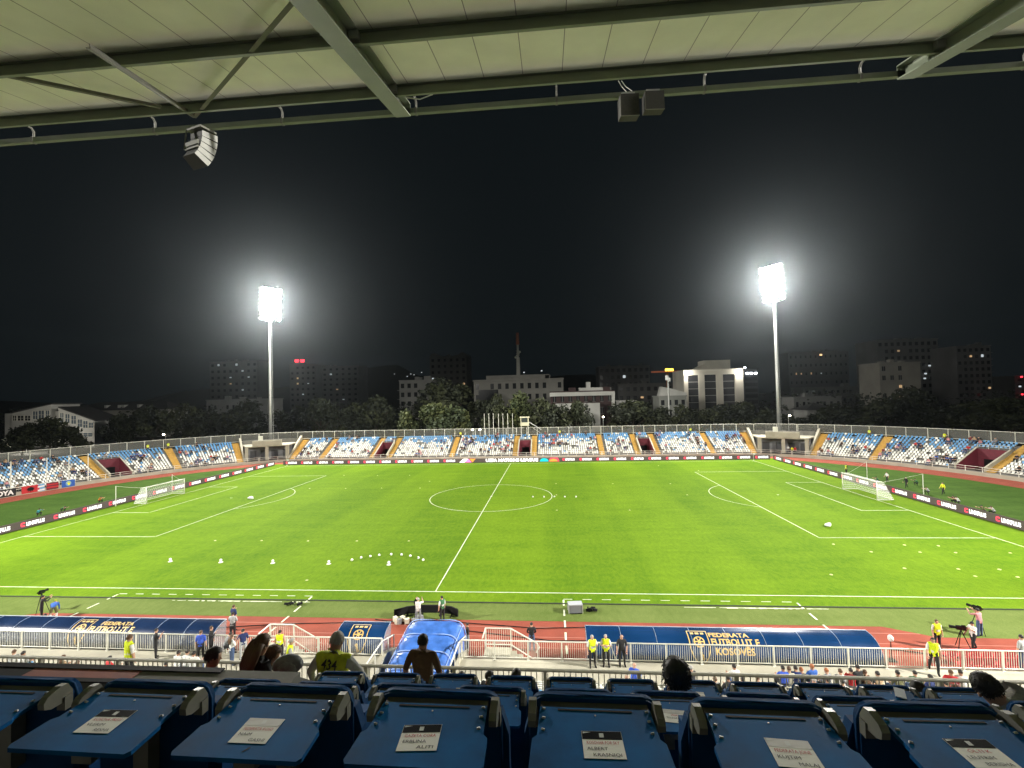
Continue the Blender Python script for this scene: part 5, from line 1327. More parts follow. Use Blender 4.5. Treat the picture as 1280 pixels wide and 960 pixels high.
def bay(s):
    names = [(TUN[0][0], 'left curve seats left of the tunnel'), (AIS[0], 'left curve seats between tunnel and stairs'), (CORN[0][0], 'left curve seats between stairs and corner block'), (AIS[3], 'the far block just right of the left mast'),
             (TUN[1][0], 'the far block left of the second tunnel'), (AIS[6], 'the far block right of the second tunnel'), (TUN[2][0], 'the far block left of the central tunnel'), (AIS[9], 'the far block right of the central tunnel'), (TUN[3][0], 'the far block left of the fourth tunnel'), (AIS[12], 'the far block right of the fourth tunnel'),
             (CORN[1][0], 'the far block just left of the right mast'), (AIS[15], 'right curve seats between corner block and stairs'), (TUN[4][0], 'right curve seats between stairs and tunnel'), (999, 'right curve seats right of the tunnel')]
    for b, n in names:
        if s < b: return n
vis = [q for q in free_seats if -112 < q[0] < 108]
clusters = [(rf.uniform(-110, 106), rf.randint(0, 11)) for _ in range(46)]
chosen = set()
while len(chosen) < 290:
    if rf.random() < .72:
        c = rf.choice(clusters); s, r_ = c[0] + rf.gauss(0, 1.6), int(round(c[1] + rf.gauss(0, .8)))
        cand = [q for q in vis if q[1] == r_ and abs(q[0] - s) < .3]
        if cand: chosen.add(cand[0])
    else: chosen.add(rf.choice(vis))
for s, r_ in sorted(chosen):
    t = rf.choice(far_tops); pr_ = protos[t]
    if pr_[2] is None: o = pr_[0].build('person', pr_[1], smooth=False); pr_[2] = o
    else: o = pr_[2].copy(); link(o)
    p = bowl(s, rowt(r_) + .12, rowz(r_) - .03); o.location = p; o.rotation_euler.z = PI + bowl_dir(s) + rf.uniform(-.4, .4); k = rf.uniform(.93, 1.06); o.scale = (k, k, k)
    tag(o, 'spectator in ' + t + ' top seated in ' + bay(s), 'person', 'spectators in ' + t + ' in ' + bay(s))
# ------------------------------------------------------------------ things round the track
def tripod_cam(label, x, y, rz, h=1.45, z=0):
    c = thing('tripod_camera', label, 'video camera', (x, y, z), rz)
    for k in range(3):
        a = 2 * PI * k / 3 + .4; MB().tube([(0, 0, h - .1), (.42 * math.cos(a), .42 * math.sin(a), 0)], [.025, .018], 6).build('leg', BLACK, c)
    MB().box((0, 0, h), (.16, .42, .20)).box((0, -.12, h + .14), (.06, .18, .05)).box((-.02, -.26, h + .05), (.10, .12, .08)).build('camera_body', BLACKG, c)
    MB().tube([(0, .2, h), (0, .48, h), (0, .5, h)], [.07, .08, .09], 12).build('lens', BLACK, c)
P = at(60, 768, Z=0); tripod_cam('black video camera on tripod beside the bending person in blue', P.x - .9, -38.3, .2)
tripod_cam('black video camera on tripod held by the bare armed operator on the apron', at(1233, 797, Z=0).x, -39.0, .3, 1.5)
tripod_cam('black video camera standing at the curved black board by the tunnel', at(518, 780, Z=0).x, -38.7, .1, 1.3)
tripod_cam('black camera tripod leaning beside the walking photographer', at(1203, 812, Z=0).x, -40.9, 1.2, 1.2)
# curved black board
cbd = thing('curved_board', 'low black board curving round the camera position on the turf edge', 'barrier', (.5, -38.0, 0))
pts = [(-2.3, -.3), (-1.5, .25), (-.5, .5), (.8, .5), (1.6, .3), (2.1, -.1)]
for a, b in zip(pts, pts[1:]):
    m = Vector(((a[0] + b[0]) / 2, (a[1] + b[1]) / 2, .30)); d = Vector((b[0] - a[0], b[1] - a[1])); MB().box(m, (d.length - .01, .10, .50), math.atan2(d.y, d.x)).build('panel', BLACK, cbd)
for a in pts[1:-1]: MB().box((a[0], a[1] - .25, .03), (.08, .5, .05)).build('foot', BLACK, cbd)
mb = MB(); rr = random.Random(4)
for k in range(9): mb.box((-1.1 + rr.uniform(-.7, 1.2), -.3 + rr.uniform(-.4, .2), .15 + rr.uniform(0, .1)), (.3, .25, .3), rr.uniform(0, 3), k % 2)
o = mb.build('equipment_pile', [cloth('grey'), cloth('cream')]); o.location = (.2, -38.5, 0); tag(o, 'untidy pile of grey camera bags inside the curved black board', 'bags')
P = at(719, 765, Z=0); cs = thing('flight_case', 'grey flight case with silver edges on the apron turf', 'case', (P.x, -37.1, 0), .1)
MB().box((0, 0, .34), (.95, .6, .52)).build('box', mat('case grey', (.16, .165, .18), .5), cs); MB().box((0, 0, .62), (.97, .62, .05)).build('lid', mat('case lid', (.40, .42, .45), .4), cs)
mb = MB()
for a in (-.47, .47):
    for b in (-.3, .3): mb.box((a, b, .34), (.05, .05, .54))
mb.build('corner_trim', STEEL, cs)
for a in (-.4, .4):
    for b in (-.22, .22): MB().tube([(a, b - .02, .04), (a, b + .02, .04)], .04, 8).build('wheel', BLACK, cs)
def pile(name, label, cat, px, py, m, n, sx):
    P = at(px, py, Z=0); mb = MB(); rr = random.Random(px)
    for k in range(n): mb.box((rr.uniform(-sx, sx), rr.uniform(-.15, .15), .12), (.3, .12, .16), rr.uniform(-.6, .6), 0, Euler((rr.uniform(-.4, .4), rr.uniform(-.4, .4), rr.uniform(-.6, .6)))).tube([(rr.uniform(-sx, sx), 0, .1), (rr.uniform(-sx, sx), .2, .2)], .05, 6)
    tag(mb.build(name, m, loc=(P.x, P.y, 0)), label, cat)
pile('camera_gear', 'small heap of black camera gear right of the flight case', 'camera gear', 741, 764, BLACK, 5, .4)
pile('long_lens', 'long black telephoto gear lying on the apron turf left of the halfway line', 'camera gear', 367, 757, BLACK, 4, .6)
P = at(1110, 822, Z=0); mc = thing('microphone_stand', 'white fluffy microphone on a dark stand at the track side', 'microphone', (P.x, -42.2, 0))
MB().tube([(0, 0, 0), (0, 0, 1.05)], .025, 6).box((0, 0, .02), (.4, .4, .03)).build('stand', BLACK, mc); MB().ball((0, 0, 1.2), .16, 12, 8, 0, (.8, 1.1, 1.1)).build('windshield', cloth('white'), mc, True)
# red chairs beyond the railing
def chair():
    c = thing('plastic_chair', '', 'chair')
    MB().box((0, 0, .45), (.46, .44, .04)).build('seat', cloth('red'), c)
    b = MB(); b.box((0, -.22, .72), (.44, .04, .46), 0, 0, Euler((.18, 0, 0))); b.build('backrest', cloth('red'), c)
    for a in (-.2, .2):
        for e in (-.18, .18): MB().tube([(a, e, .44), (a * 1.1, e * 1.15, 0)], .02, 6).build('leg', cloth('red'), c)
    return c
c0 = chair()
for i in range(16):
    o = c0 if i == 0 else copy_tree(c0)
    place(o, (30.4 + (i % 8) * .58, -43.2 if i < 8 else -42.4, 0), random.uniform(-.08, .08), 'bright red plastic chair in the ' + ('row next to the walkway railing' if i < 8 else 'row nearer the track') + ' behind the striding steward', 'red chairs in the ' + ('first' if i < 8 else 'second') + ' row')

# banners on the left wall
def banner(label, pxa, pxb, py, col, fn=None, zb=.12, zt=1.38):
    s0, s1 = s_px(pxa, py, .8, 0), s_px(pxb, py + (pxa - pxb) * .17, .8, 0)
    b = thing('banner', label, 'banner')
    mb = MB(); n = 8; rr = random.Random(pxa)
    V = [bowl(s0 + (s1 - s0) * i / n, -.03 - .03 * rr.random(), zb + (zt - zb) * j / 3) for j in range(4) for i in range(n + 1)]
    mb.add(V, [(j * (n + 1) + i, j * (n + 1) + i + 1, (j + 1) * (n + 1) + i + 1, (j + 1) * (n + 1) + i) for j in range(3) for i in range(n)])
    mb.add([v + Vector((bowl(0)[0] * 0, 0, 0)) + (bowl(s0, .02) - bowl(s0, 0)) for v in V], [(j * (n + 1) + i, (j + 1) * (n + 1) + i, (j + 1) * (n + 1) + i + 1, j * (n + 1) + i + 1) for j in range(3) for i in range(n)])
    mb.build('cloth', cloth(col), b)
    if fn: fn(b, lambda u, v: bowl(s0 + (s1 - s0) * u, -.075, zb + (zt - zb) * v), s1 - s0)
    return b
def f_oya(b, P, L):
    mb = MB(); add_text(mb, 'OYA', lambda a, c: P(.70 + a / L, .22 + c / 1.26), .72, 0, .05, L * .46); mb.build('lettering', cloth('white'), b)
    mb = MB(); 
    for k in range(6):
        t = .08 + .05 * k; mb.quad(P(t, .35 + .06 * math.sin(k)), P(t + .05, .35 + .06 * math.sin(k + 1)), P(t + .05, .48 + .06 * math.sin(k + 1)), P(t, .48 + .06 * math.sin(k)))
    mb.build('emblem', cloth('white'), b)
def f_eagle(b, P, L):
    h = [(.5, .12), (.54, .30), (.64, .20), (.62, .36), (.72, .40), (.66, .50), (.74, .60), (.64, .66), (.66, .76), (.56, .72), (.58, .86), (.53, .80)]
    MB().add([P(u, v) for u, v in h] + [P(1 - u, v) for u, v in h[::-1]], [tuple(range(24))]).build('eagle', BLACK, b)
def f_stripe(b, P, L): MB().add([P(0, .55), P(1, .60), P(1, .80), P(0, .75)], [(0, 1, 2, 3)]).add([P(0, .05), P(1, .10), P(1, .32), P(0, .25)], [(0, 1, 2, 3)]).build('stripe', cloth('white'), b)
def f_red(b, P, L): MB().add([P(0, .25), P(1, .25), P(1, .45), P(0, .45)], [(0, 1, 2, 3)]).add([P(0, .65), P(1, .65), P(1, .80), P(0, .80)], [(0, 1, 2, 3)]).build('stripe', cloth('red'), b)
def f_crest(b, P, L):
    r = .36
    MB().add([P(.5 + r * math.cos(2 * PI * k / 20) / L * 1.26, .5 + r * math.sin(2 * PI * k / 20)) for k in range(20)], [tuple(range(20))]).build('crest', cloth('sky'), b)
    mb = MB(); 
    for k in range(7):
        a = PI * (.15 + .7 * k / 6); u, v = .5 + .26 * math.cos(a) / L * 1.26, .5 + .26 * math.sin(a); mb.add([tuple(Vector(P(u + e / L, v + f)) + (bowl(-100, -.01) - bowl(-100, 0))) for e, f in ((-.06, -.05), (.06, -.05), (0, .07))], [(0, 1, 2)])
    mb.add([tuple(Vector(P(.5 + u_ / L, .45 + v_)) + (bowl(-100, -.01) - bowl(-100, 0))) for u_, v_ in ((-.2, .12), (-.1, -.15), (.15, -.2), (.25, .1), (.05, .18))], [tuple(range(5))]); mb.build('crest_star', cloth('yellow'), b)
banner('black banner with white letters OYA tied to the wall at the left edge', -22, 23, 622, 'black', f_oya)
banner('red flag with a black double headed eagle hung on the left wall', 25, 47, 613, 'red', f_eagle)
banner('pale blue and white banner between the red flag and the dark red banner', 48, 58, 610, 'sky', f_stripe)
banner('dark red striped banner beside the blue crest banner', 59, 72, 608, 'maroon', f_red)
banner('blue banner with a round pale crest, last of the row on the left wall', 73, 88, 605, 'blue', f_crest)
# tall white posts in front of the left curve
for px, pb, pt, lab in ((13.5, 615, 573, 'tall white post rising from the wall above the black banner'), (47, 607, 570, 'tall white post rising from the wall above the red flag'), (79.5, 603, 566, 'tall white post rising from the wall above the blue crest banner'), (110, 600, 563, 'tall white post rising from the wall below the left curve tunnel')):
    s_ = s_px(px, pb, .8, .1); p = bowl(s_, .35); d = (Vector((p.x, p.y)) - Vector((CAM.x, CAM.y))).length
    t = thing('net_post', lab, 'post', (p.x, p.y, ZF)); MB().tube([(0, 0, 0), (0, 0, 5.3)], [.09, .07], 8).build('pole', WHITE, t); MB().box((0, 0, .02), (.35, .35, .04)).build('base_plate', STEEL, t)

# on top of the far stand
P = at(656.5, 533, Y=53.5); bo = thing('timing_booth', 'small cream booth with dark windows on legs above the central tunnel', 'booth', (P.x, 51.6, 0))
zb, zt = at(656, 532, Y=51.6).z, at(656, 521, Y=51.6).z
mb = MB(); w_ = 1.05
mb.b2((-w_, -1, zb), (w_, 1, zb + .9)); 
for a in (-w_ + .1, w_ - .1):
    for b in (-.9, .9): mb.b2((a - .1, b - .1, zb + .9), (a + .1, b + .1, zt - .22))
mb.b2((-w_ - .2, -1.2, zt - .22), (w_ + .2, 1.2, zt)); mb.build('cabin', mat('cream booth', (.66, .62, .46), .7), bo)
MB().b2((-w_ + .2, -.93, zb + .9), (w_ - .2, .93, zt - .222)).build('window', mat('booth glass', (.05, .06, .06), .15), bo)
for a in (-.9, .9): MB().b2((a - .08, -.9, 4.3), (a + .08, -.74, zb)).build('leg', WHITE, bo)
mb = MB(); mb.beam((w_ + .1, 0, zb), (w_ + 3.2, .5, 5.2), .9, .08); mb.tube([(w_ + .1, -.5, zb + .9), (w_ + 3.2, 0, 6.2)], .04, 5); mb.tube([(w_ + .1, .5, zb + .9), (w_ + 3.2, 1, 6.2)], .04, 5); mb.build('stairway', STEEL, bo)
for i, px in enumerate((605.2, 611, 616.5, 623, 628.5, 634.5, 640.5)):
    a = at(px, 517.5, Y=62); t = thing('flagpole', 'bare white flagpole in the row of seven behind the far fence', 'flagpole', (a.x, 62, 0), 0, 'seven flagpoles')
    MB().tube([(0, 0, 0), (0, 0, a.z)], [.10, .06], 6).build('pole', WHITE, t); MB().ball((0, 0, a.z), .12, 8, 6).build('finial', WHITE, t)
LAMPG = mat('street lamp glow', (.9, .85, .7), .4, emit=(1.0, .9, .68), estr=26)
def lampost(label, px, py, Y, power=0):
    a = at(px, py, Y=Y); t = thing('street_lamp', label, 'street lamp', (a.x, Y, 0))
    if power:
        ld = bpy.data.lights.new('lamp_light', 'POINT'); ld.energy = power; ld.color = (1, .93, .82); ld.shadow_soft_size = .35; lo = link(bpy.data.objects.new('lamp_light', ld)); lo.parent = t; lo.location = (0, -.5, a.z - .6)
    MB().tube([(0, .3, 0), (0, .3, a.z), (0, 0, a.z + .2), (0, -.4, a.z + .15)], .08, 6).build('pole', STEEL, t)
    MB().ball((0, -.5, a.z), .34, 10, 7, 0, (1, 1, .6)).build('lamp_head', LAMPG, t)
for px, py, Y, lab, *pw in ((822, 525.5, 95, 'glowing street lamp left of the tall floodlit pole near the office'), (841, 522.5, 95, 'glowing street lamp right of the tall pole near the office'), (986, 519.5, 80, 'glowing lamp just right of the right floodlight mast'), (754, 521, 90, 'dim street lamp below the white framed dark building'), (32, 548, 70, 'lamp on a thin pole before the gabled house', 9000), (206, 543, 75, 'dim street lamp behind the left curve'), (591, 537, 58, 'round lamp at the fence left of the flagpoles'), (600, 537, 58.4, 'round lamp at the fence just beside the flagpoles')): lampost(lab, px, py, Y, *pw)

# ------------------------------------------------------------------ buildings beyond the stand
def bmat(n, c): return mat('wall ' + n, c, .85, noise=(.15, .2))
GLASSD = mat('dark window', (.02, .022, .025), .15)
LITW = mat('lit window warm', (.8, .6, .4), .5, emit=(1.0, .62, .30), estr=.5); LITC = mat('lit window cool', (.8, .8, .8), .5, emit=(.85, .95, 1.0), estr=.55)
BFR = mat('window frame', (.32, .32, .30), .6)
def block(label, pxa, pxb, ptop, Y, wallm, depth=14, floors=5, cols=6, lit=(), turn=0.0, roof=None, cat='building', name='building', ww=.5, wh=.55, skip=(), base=-.5, frame=False, bands=None, sill=False):
    a, b = at(pxa, ptop, Y=Y), at(pxb, ptop, Y=Y); Wd = b.x - a.x; H = (a.z + b.z) / 2
    g = thing(name, label, cat, ((a.x + b.x) / 2, Y, 0), turn)
    MB().b2((-Wd / 2, 0, base), (Wd / 2, depth, H)).build('wall', wallm, g)
    r = MB(); r.b2((-Wd / 2 - .25, -.25, H + .002), (Wd / 2 + .25, depth + .25, H + .5)); r.build('roof', roof or wallm, g)
    rq = random.Random(pxa * 7 + pxb)
    if cat == 'building' and Wd > 14:
        for q in range(rq.randint(2, 4)):
            a_, w3, h3 = rq.uniform(-.42, .36) * Wd, rq.uniform(1.2, 3.5), rq.uniform(.7, 2.2); MB().b2((a_, 2 + q, H + .5), (a_ + w3, 4.4 + q, H + .5 + h3)).build('roof_unit', wallm, g)
    cw = Wd / cols; fh = (H - 1.0) / floors
    for f in range(floors):
        for c in range(cols):
            if (f, c) in skip or (cols > 4 and rq.random() < .07 and (f, c) not in lit): continue
            x = -Wd / 2 + (c + .5) * cw; z = .8 + f * fh + fh * .5; m = GLASSD
            if (f, c) in lit: m = LITW if (f + c) % 3 else LITC
            w2, h2 = cw * ww / 2, fh * wh / 2
            if (f, c) in lit: w2 *= .85; h2 *= (.45, .8, .6)[(f * 3 + c) % 3]; z += h2 * .3
            wn = MB().b2((x - w2, -.05, z - h2), (x + w2, .02, z + h2)).build('window', m, g)
            if frame: MB().b2((x - w2 - .08, -.09, z - h2 - .08), (x + w2 + .08, -.052, z - h2)).b2((x - w2 - .08, -.09, z + h2), (x + w2 + .08, -.052, z + h2 + .08)).b2((x - .05, -.09, z - h2), (x + .05, -.052, z + h2)).build('frame', BFR, wn)
    if bands:
        for f in range(1, floors): MB().b2((-Wd / 2 - bands, -bands, .8 + f * fh - .15), (Wd / 2 + bands, -.002, .8 + f * fh + .15)).build('balcony', wallm, g)
    return g, Wd, H, depth
def lights(g, pts, m=LITC, s=.5):
    for px, py, Y in pts:
        p = at(px, py, Y=Y) - g.location; MB().box(p, (s * 1.5, .1, s)).build('lit_sign' if s > 1 else 'lamp', m, g)
# gabled white house, left: two wings with opposed mono-pitch roofs
hw = bmat('pale', (.50, .50, .47))
gh = thing('gabled_house', 'white house of two wings with opposed sloping roofs and wide glazing, behind the left curve', 'house', (0, 0, 0))
Yh = 92
def poly_wall(pts, Y, depth, m, name):
    P = [at(px, py, Y=Y) for px, py in pts]; n = len(P)
    V = P + [p + Vector((-.25 * depth, depth, 0)) for p in P]
    return MB().add(V, [tuple(range(n)), tuple(range(n, 2 * n))[::-1]] + [(i, n + i, n + (i + 1) % n, (i + 1) % n) for i in range(n)]).build(name, m, gh)
poly_wall([(14, 560), (64, 560), (64, 505.5), (14, 517)], Yh, 14, hw, 'wall'); poly_wall([(73, 560), (118, 560), (118, 526.5), (73, 510)], Yh - 4, 14, hw, 'wall'); poly_wall([(6, 560), (14, 560), (14, 517), (6, 517)], Yh + 1, 12, hw, 'wall'); poly_wall([(64, 560), (73, 560), (73, 514), (64, 514)], Yh + 2, 10, hw, 'wall')
dr = bmat('dark roof', (.05, .05, .05))
poly_wall([(13, 516.8), (65, 505.3), (65, 504), (13, 515.5)], Yh - .3, 15, dr, 'roof'); poly_wall([(72.5, 509.8), (119, 526.3), (119, 525), (72.5, 508.3)], Yh - 4.3, 15, dr, 'roof')
def hwin(x0, y0, x1, y1, Y, m=GLASSD):
    P = [at(a, b, Y=Y - .06) for a, b in ((x0, y1), (x1, y1), (x1, y0), (x0, y0))]
    V = P + [p + Vector((0, .05, 0)) for p in P]; w_ = MB().add(V, [(0, 1, 2, 3), (0, 4, 5, 1), (1, 5, 6, 2), (2, 6, 7, 3), (3, 7, 4, 0)]).build('window', m, gh)
    fr = MB(); c = [p + Vector((0, -.04, 0)) for p in P]
    for a, b in ((0, 1), (1, 2), (2, 3), (3, 0)): fr.beam(c[a], c[b], .14, .14)
    mid = [(c[0] + c[1]) / 2, (c[3] + c[2]) / 2]; fr.beam(*mid, .1, .1); mid = [(c[0] + c[3]) / 2, (c[1] + c[2]) / 2]; fr.beam(*mid, .1, .1); fr.build('frame', WHITE, w_)
GLB = mat('blue grey glass', (.10, .13, .16), .15)
for q in ((41, 514, 47.5, 524), (48, 513, 55.5, 524), (57, 513, 62, 524)): hwin(*q, Yh, GLB)
for q in ((16, 519.5, 21, 526), (22, 519.5, 30, 526), (31, 519.5, 38.5, 526)): hwin(*q, Yh)
for q in ((75, 516, 80, 528), (81.5, 517.5, 87.5, 529), (89, 519.5, 95.5, 530), (97, 524, 103, 534), (104, 526, 110, 535), (111, 528, 117, 535), (97, 541, 102, 548), (104, 541, 116, 546)): hwin(*q, Yh - 4, GLB)
# long house with dormers behind it
g, Wd, H, D = block('long house with dark hipped roof and small dormers, right of the gabled house', 92, 210, 514, 135, bmat('stained', (.36, .35, .31)), 12, 2, 9, ww=.3, wh=.4)
rp_ = MB(); rp_.add([(-Wd / 2 - .6, -.6, H + .5), (Wd / 2 + .6, -.6, H + .5), (Wd / 2 + .6, D + .6, H + .5), (-Wd / 2 - .6, D + .6, H + .5), (-Wd / 2 + 6, D / 2, H + 4.5), (Wd / 2 - 6, D / 2, H + 4.5)], [(0, 1, 5, 4), (1, 2, 5), (2, 3, 4, 5), (3, 0, 4)]); rp_.build('hipped_roof', dr, g)
for k in (-9, -2, 0.2, 8): MB().b2((k - .6, 1.2, H + 1.6), (k + .6, 4, H + 3.0)).build('dormer', hw, g)
block('low pale hall with flat roof left of the left floodlight mast', 258, 334, 500, 190, bmat('pale hall', (.38, .38, .36)), 16, 2, 10, lit=(), ww=.35, wh=.3)
g, *_ = block('dark tower block with scattered lit windows left of the left mast', 262, 322, 452, 330, bmat('dim', (.10, .10, .10)), 20, 9, 8, lit=((8, 1), (7, 5), (6, 3), (6, 6), (5, 3), (4, 5), (8, 4)), ww=.4, wh=.4)
g, *_ = block('dark tower block with a red lit sign on its roof', 362, 395, 456, 300, bmat('dim', (.10, .10, .10)), 20, 10, 5, lit=((7, 1), (6, 1), (6, 3), (4, 2)), ww=.4, wh=.4)
lights(g, [(371, 451, 298), (378, 451, 298)], mat('red lit sign', (.5, .02, .02), .5, emit=(1, .03, .05), estr=4), 2.2)
block('dark tower block right of the red sign', 402, 448, 458, 310, bmat('dim', (.10, .10, .10)), 20, 10, 6, lit=((8, 1), (5, 2), (3, 3)), ww=.4, wh=.4)
g, *_ = block('pale block with long balconies above the trees left of centre', 499, 540, 476, 170, bmat('balcony', (.33, .33, .31)), 14, 5, 5, ww=.5, wh=.5, bands=.9)
lights(g, [(493, 467.5, 168), (509, 470.5, 168), (513.5, 467.5, 168), (517.5, 468.5, 168), (527, 465.5, 168)], LITC, .35)
g, Wd, H, D = block('tall dark tower with rounded top corners left of centre', 537, 583, 446, 260, bmat('tower', (.13, .13, .12)), 20, 10, 6, lit=((5, 5), (5, 1), (6, 0)), ww=.4, wh=.45)
for sg in (-1, 1): MB().tube([(sg * (Wd / 2 - 3), 0, H), (sg * (Wd / 2 - 3), D, H)], 3.0, 14).build('rounded_top', bmat('tower', (.13, .13, .12)), g)
# office with telecom mast
OF = bmat('office', (.31, .305, .275))
g, Wd, H, D = block('grey stone office with square windows and set back top floor, below the telecom mast', 592, 704, 475, 165, OF, 22, 4, 12, ww=.45, wh=.5, skip={(f, c) for f in range(3) for c in range(1, 5)})
MB().b2((-Wd / 2 + 6, 4, H + .5), (Wd / 2 - 7, 16, H + 2.8)).build('penthouse', OF, g); MB().b2((-Wd / 2 - .3, -.9, H - .2), (Wd / 2 + .3, -.02, H + .3)).build('cornice', OF, g)
MB().b2((-Wd / 2 + 2.5, -.3, 1), (-Wd / 2 + 12.6, -.06, H - 4.6)).build('glazed_front', GLASSD, g)
lights(g, [(655, 465.5, 163), (677, 463.5, 163)], LITC, .5)
tw = thing('telecom_mast', 'slim telecom mast with antenna drums and a reddish top, rising behind the grey office', 'mast', (at(648, 470, Y=185).x, 185, 0))
z0, z1, z2, z3 = at(648, 470, Y=185).z, at(648, 447, Y=185).z, at(648, 431, Y=185).z, at(648, 416, Y=185).z
MB().tube([(0, 0, 0), (0, 0, z1)], [1.6, 1.0], 10).build('shaft', bmat('mast', (.55, .55, .50)), tw); mb = MB()
for k in range(4): mb.b2((-.9, -.9, z1 + k * 1.2), (.9, .9, z1 + .15 + k * 1.2)); mb.tube([(-1.2 + .8 * k, -1, z1 + k), (-1.2 + .8 * k, -1.6, z1 + k)], .6, 8)
mb.tube([(0, 0, z1), (0, 0, z2)], .6, 8); mb.build('antenna_rack', bmat('mast', (.55, .55, .50)), tw)
MB().tube([(0, 0, z2), (0, 0, z3)], [1.0, .8], 10).build('top_drum', bmat('mast red', (.45, .16, .10)), tw)
# dark building in a white frame
g, Wd, H, D = block('dark brick building in a bold white roof frame, with a white annex', 688, 767, 490, 125, bmat('dark brick', (.06, .035, .035)), 14, 3, 8, ww=.42, wh=.5, lit=(), skip={(0, c) for c in range(8)} | {(1, c) for c in range(5)}, frame=True)
WF = bmat('white frame', (.60, .60, .56))
MB().b2((-Wd / 2 - .3, -1.4, H - 1.6), (Wd / 2 + .3, -.06, H + .02)).b2((Wd / 2 - 1.0, -1.4, 3.5), (Wd / 2 + .3, -.06, H - 1.602)).build('frame', WF, g)
MB().b2((-Wd / 2 + 2, -5, 0), (Wd / 2 - 6.3, -.06, H - 4.6)).build('annex', WF, g); MB().b2((-1, 3, H + .5), (Wd / 2 - .5, 9, H + 1.8)).b2((2.2, 4, H + 1.8), (4.0, 6, H + 4.2)).build('roof_unit', WF, g)
block('wide apartment block of grey floors behind the framed building', 748, 812, 458, 250, bmat('dim block', (.15, .15, .145)), 20, 7, 9, ww=.55, wh=.5, lit=((5, 4), (4, 7)))
block('lower dark block between the apartments and the crane', 772, 850, 480, 190, bmat('dim low', (.13, .13, .125)), 16, 4, 9, ww=.5, wh=.45, lit=((2, 3),))
block('small pale cottage front among the trees below the apartments', 774, 794, 502, 110, bmat('cottage', (.34, .34, .32)), 8, 2, 3, ww=.35, wh=.5)
g, Wd, H, D = block('house with pale curved parapet below the crane', 824, 858, 496, 120, bmat('house', (.30, .31, .28)), 12, 3, 4, ww=.5, wh=.5)
MB().prism([(-Wd / 2, H + .5), (Wd / 2, H + .5), (Wd / 2, H + 1.5), (0, H + 3.2), (-Wd / 2 + 1.0, H + 4.2)], -.3, 4, 'xz').build('gable', WF, g)
# crane with lit yellow sign
a = at(834, 470, Y=180); cr = thing('tower_crane', 'tower crane jib with a lit yellow sign on it', 'crane', (a.x, 180, 0)); zj = at(834, 464.5, Y=180).z
MB().tube([(0, 0, 0), (0, 0, zj + 2)], .7, 6).build('tower', bmat('crane', (.30, .12, .05)), cr); xl, xr_ = at(814, 464, Y=180).x - a.x, at(858, 464, Y=180).x - a.x
MB().beam((xl, 0, zj), (xr_, 0, zj), .8, .8).build('jib', mat('crane jib', (.4, .12, .05), .6, emit=(1, .25, .10), estr=.12), cr)  # jib glows faintly: light put into its material, no lamp on it
MB().box((1.0, -.6, zj + .9), (4.2, .2, 1.2)).build('lit_sign', mat('yellow lit sign', (.6, .5, .05), .5, emit=(1, .75, .08), estr=3.5), cr)
# white office with three glass bays
wo = bmat('white office', (.72, .68, .58)); a, b = at(854, 462.5, Y=140), at(928, 462, Y=140); Wd = b.x - a.x; H = a.z
g = thing('bay_office', 'white stone office with three tall dark glass bays and bright lamps on its upper corners', 'building', ((a.x + b.x) / 2, 140, 0))
MB().b2((-Wd / 2, .5, -.5), (Wd / 2, 18, H - .4)).build('wall', wo, g)
xs = [-.5, -.43, -.25, -.15, .05, .16, .36, .5]
for i in (0, 2, 4, 6):
    MB().b2((xs[i] * Wd, -.6, 2), (xs[i + 1] * Wd, .498, H - .402)).build('pier', wo, g)
MB().b2((-Wd / 2 - .1, -.7, H - 2.2 + 1.8), (Wd / 2 + .1, 18, H)).build('cornice', wo, g); MB().b2((-Wd / 2, -.58, H - 2.4), (Wd / 2, .496, H - .404)).build('lintel', wo, g); MB().b2((-Wd / 2, -.58, 1.5), (Wd / 2, .496, 4.4)).build('base_course', wo, g)
for i in (1, 3, 5):
    w_ = MB().b2((xs[i] * Wd + .02, .2, 4.42), (xs[i + 1] * Wd - .02, .48, H - 2.42)).build('window', mat('bay glass', (.05, .05, .055), .12), g)
    f = MB()
    for k in range(1, 6): f.b2((xs[i] * Wd + .02, .12, 4.4 + k * (H - 6.8) / 6 - .08), (xs[i + 1] * Wd - .02, .198, 4.4 + k * (H - 6.8) / 6 + .08))
    f.build('frame', WF, w_)
MB().b2((-Wd * .10, 4, H), (Wd * .36, 12, H + 4.2)).build('penthouse', wo, g); MB().prism([(-Wd * .28, H), (-Wd * .101, H), (-Wd * .101, H + 2.4)], 4, 10, 'xz').build('stair_head', wo, g)
SPOT = mat('bright wall lamp', (.9, .9, .9), .4, emit=(1, .97, .88), estr=25)
for x in (-.45 * Wd, .45 * Wd):
    MB().ball((x, -1.1, H - 1.3), .42, 10, 7).build('lamp', SPOT, g)
    ld = bpy.data.lights.new('lamp_light', 'POINT'); ld.energy = 1300; ld.color = (1, .95, .85); ld.shadow_soft_size = .4; lo = link(bpy.data.objects.new('lamp_light', ld)); lo.parent = g; lo.location = (x, -3.2, H - 2.2)
tb = block('dark glass tower with three bright lamps at its top, right of the white office', 930, 947, 462, 150, bmat('dark glass', (.04, .042, .045)), 12, 9, 1, ww=.9, wh=.6)[0]
lights(tb, [(934, 466.5, 149), (939, 466.5, 149), (944.5, 466.5, 149)], mat('cool lamp', (.9, .9, .9), .4, emit=(.9, .95, 1), estr=12), .75); lights(tb, [(931, 459.5, 149)], mat('cool lamp', (.9, .9, .9), .4, emit=(.9, .95, 1), estr=12), .6)
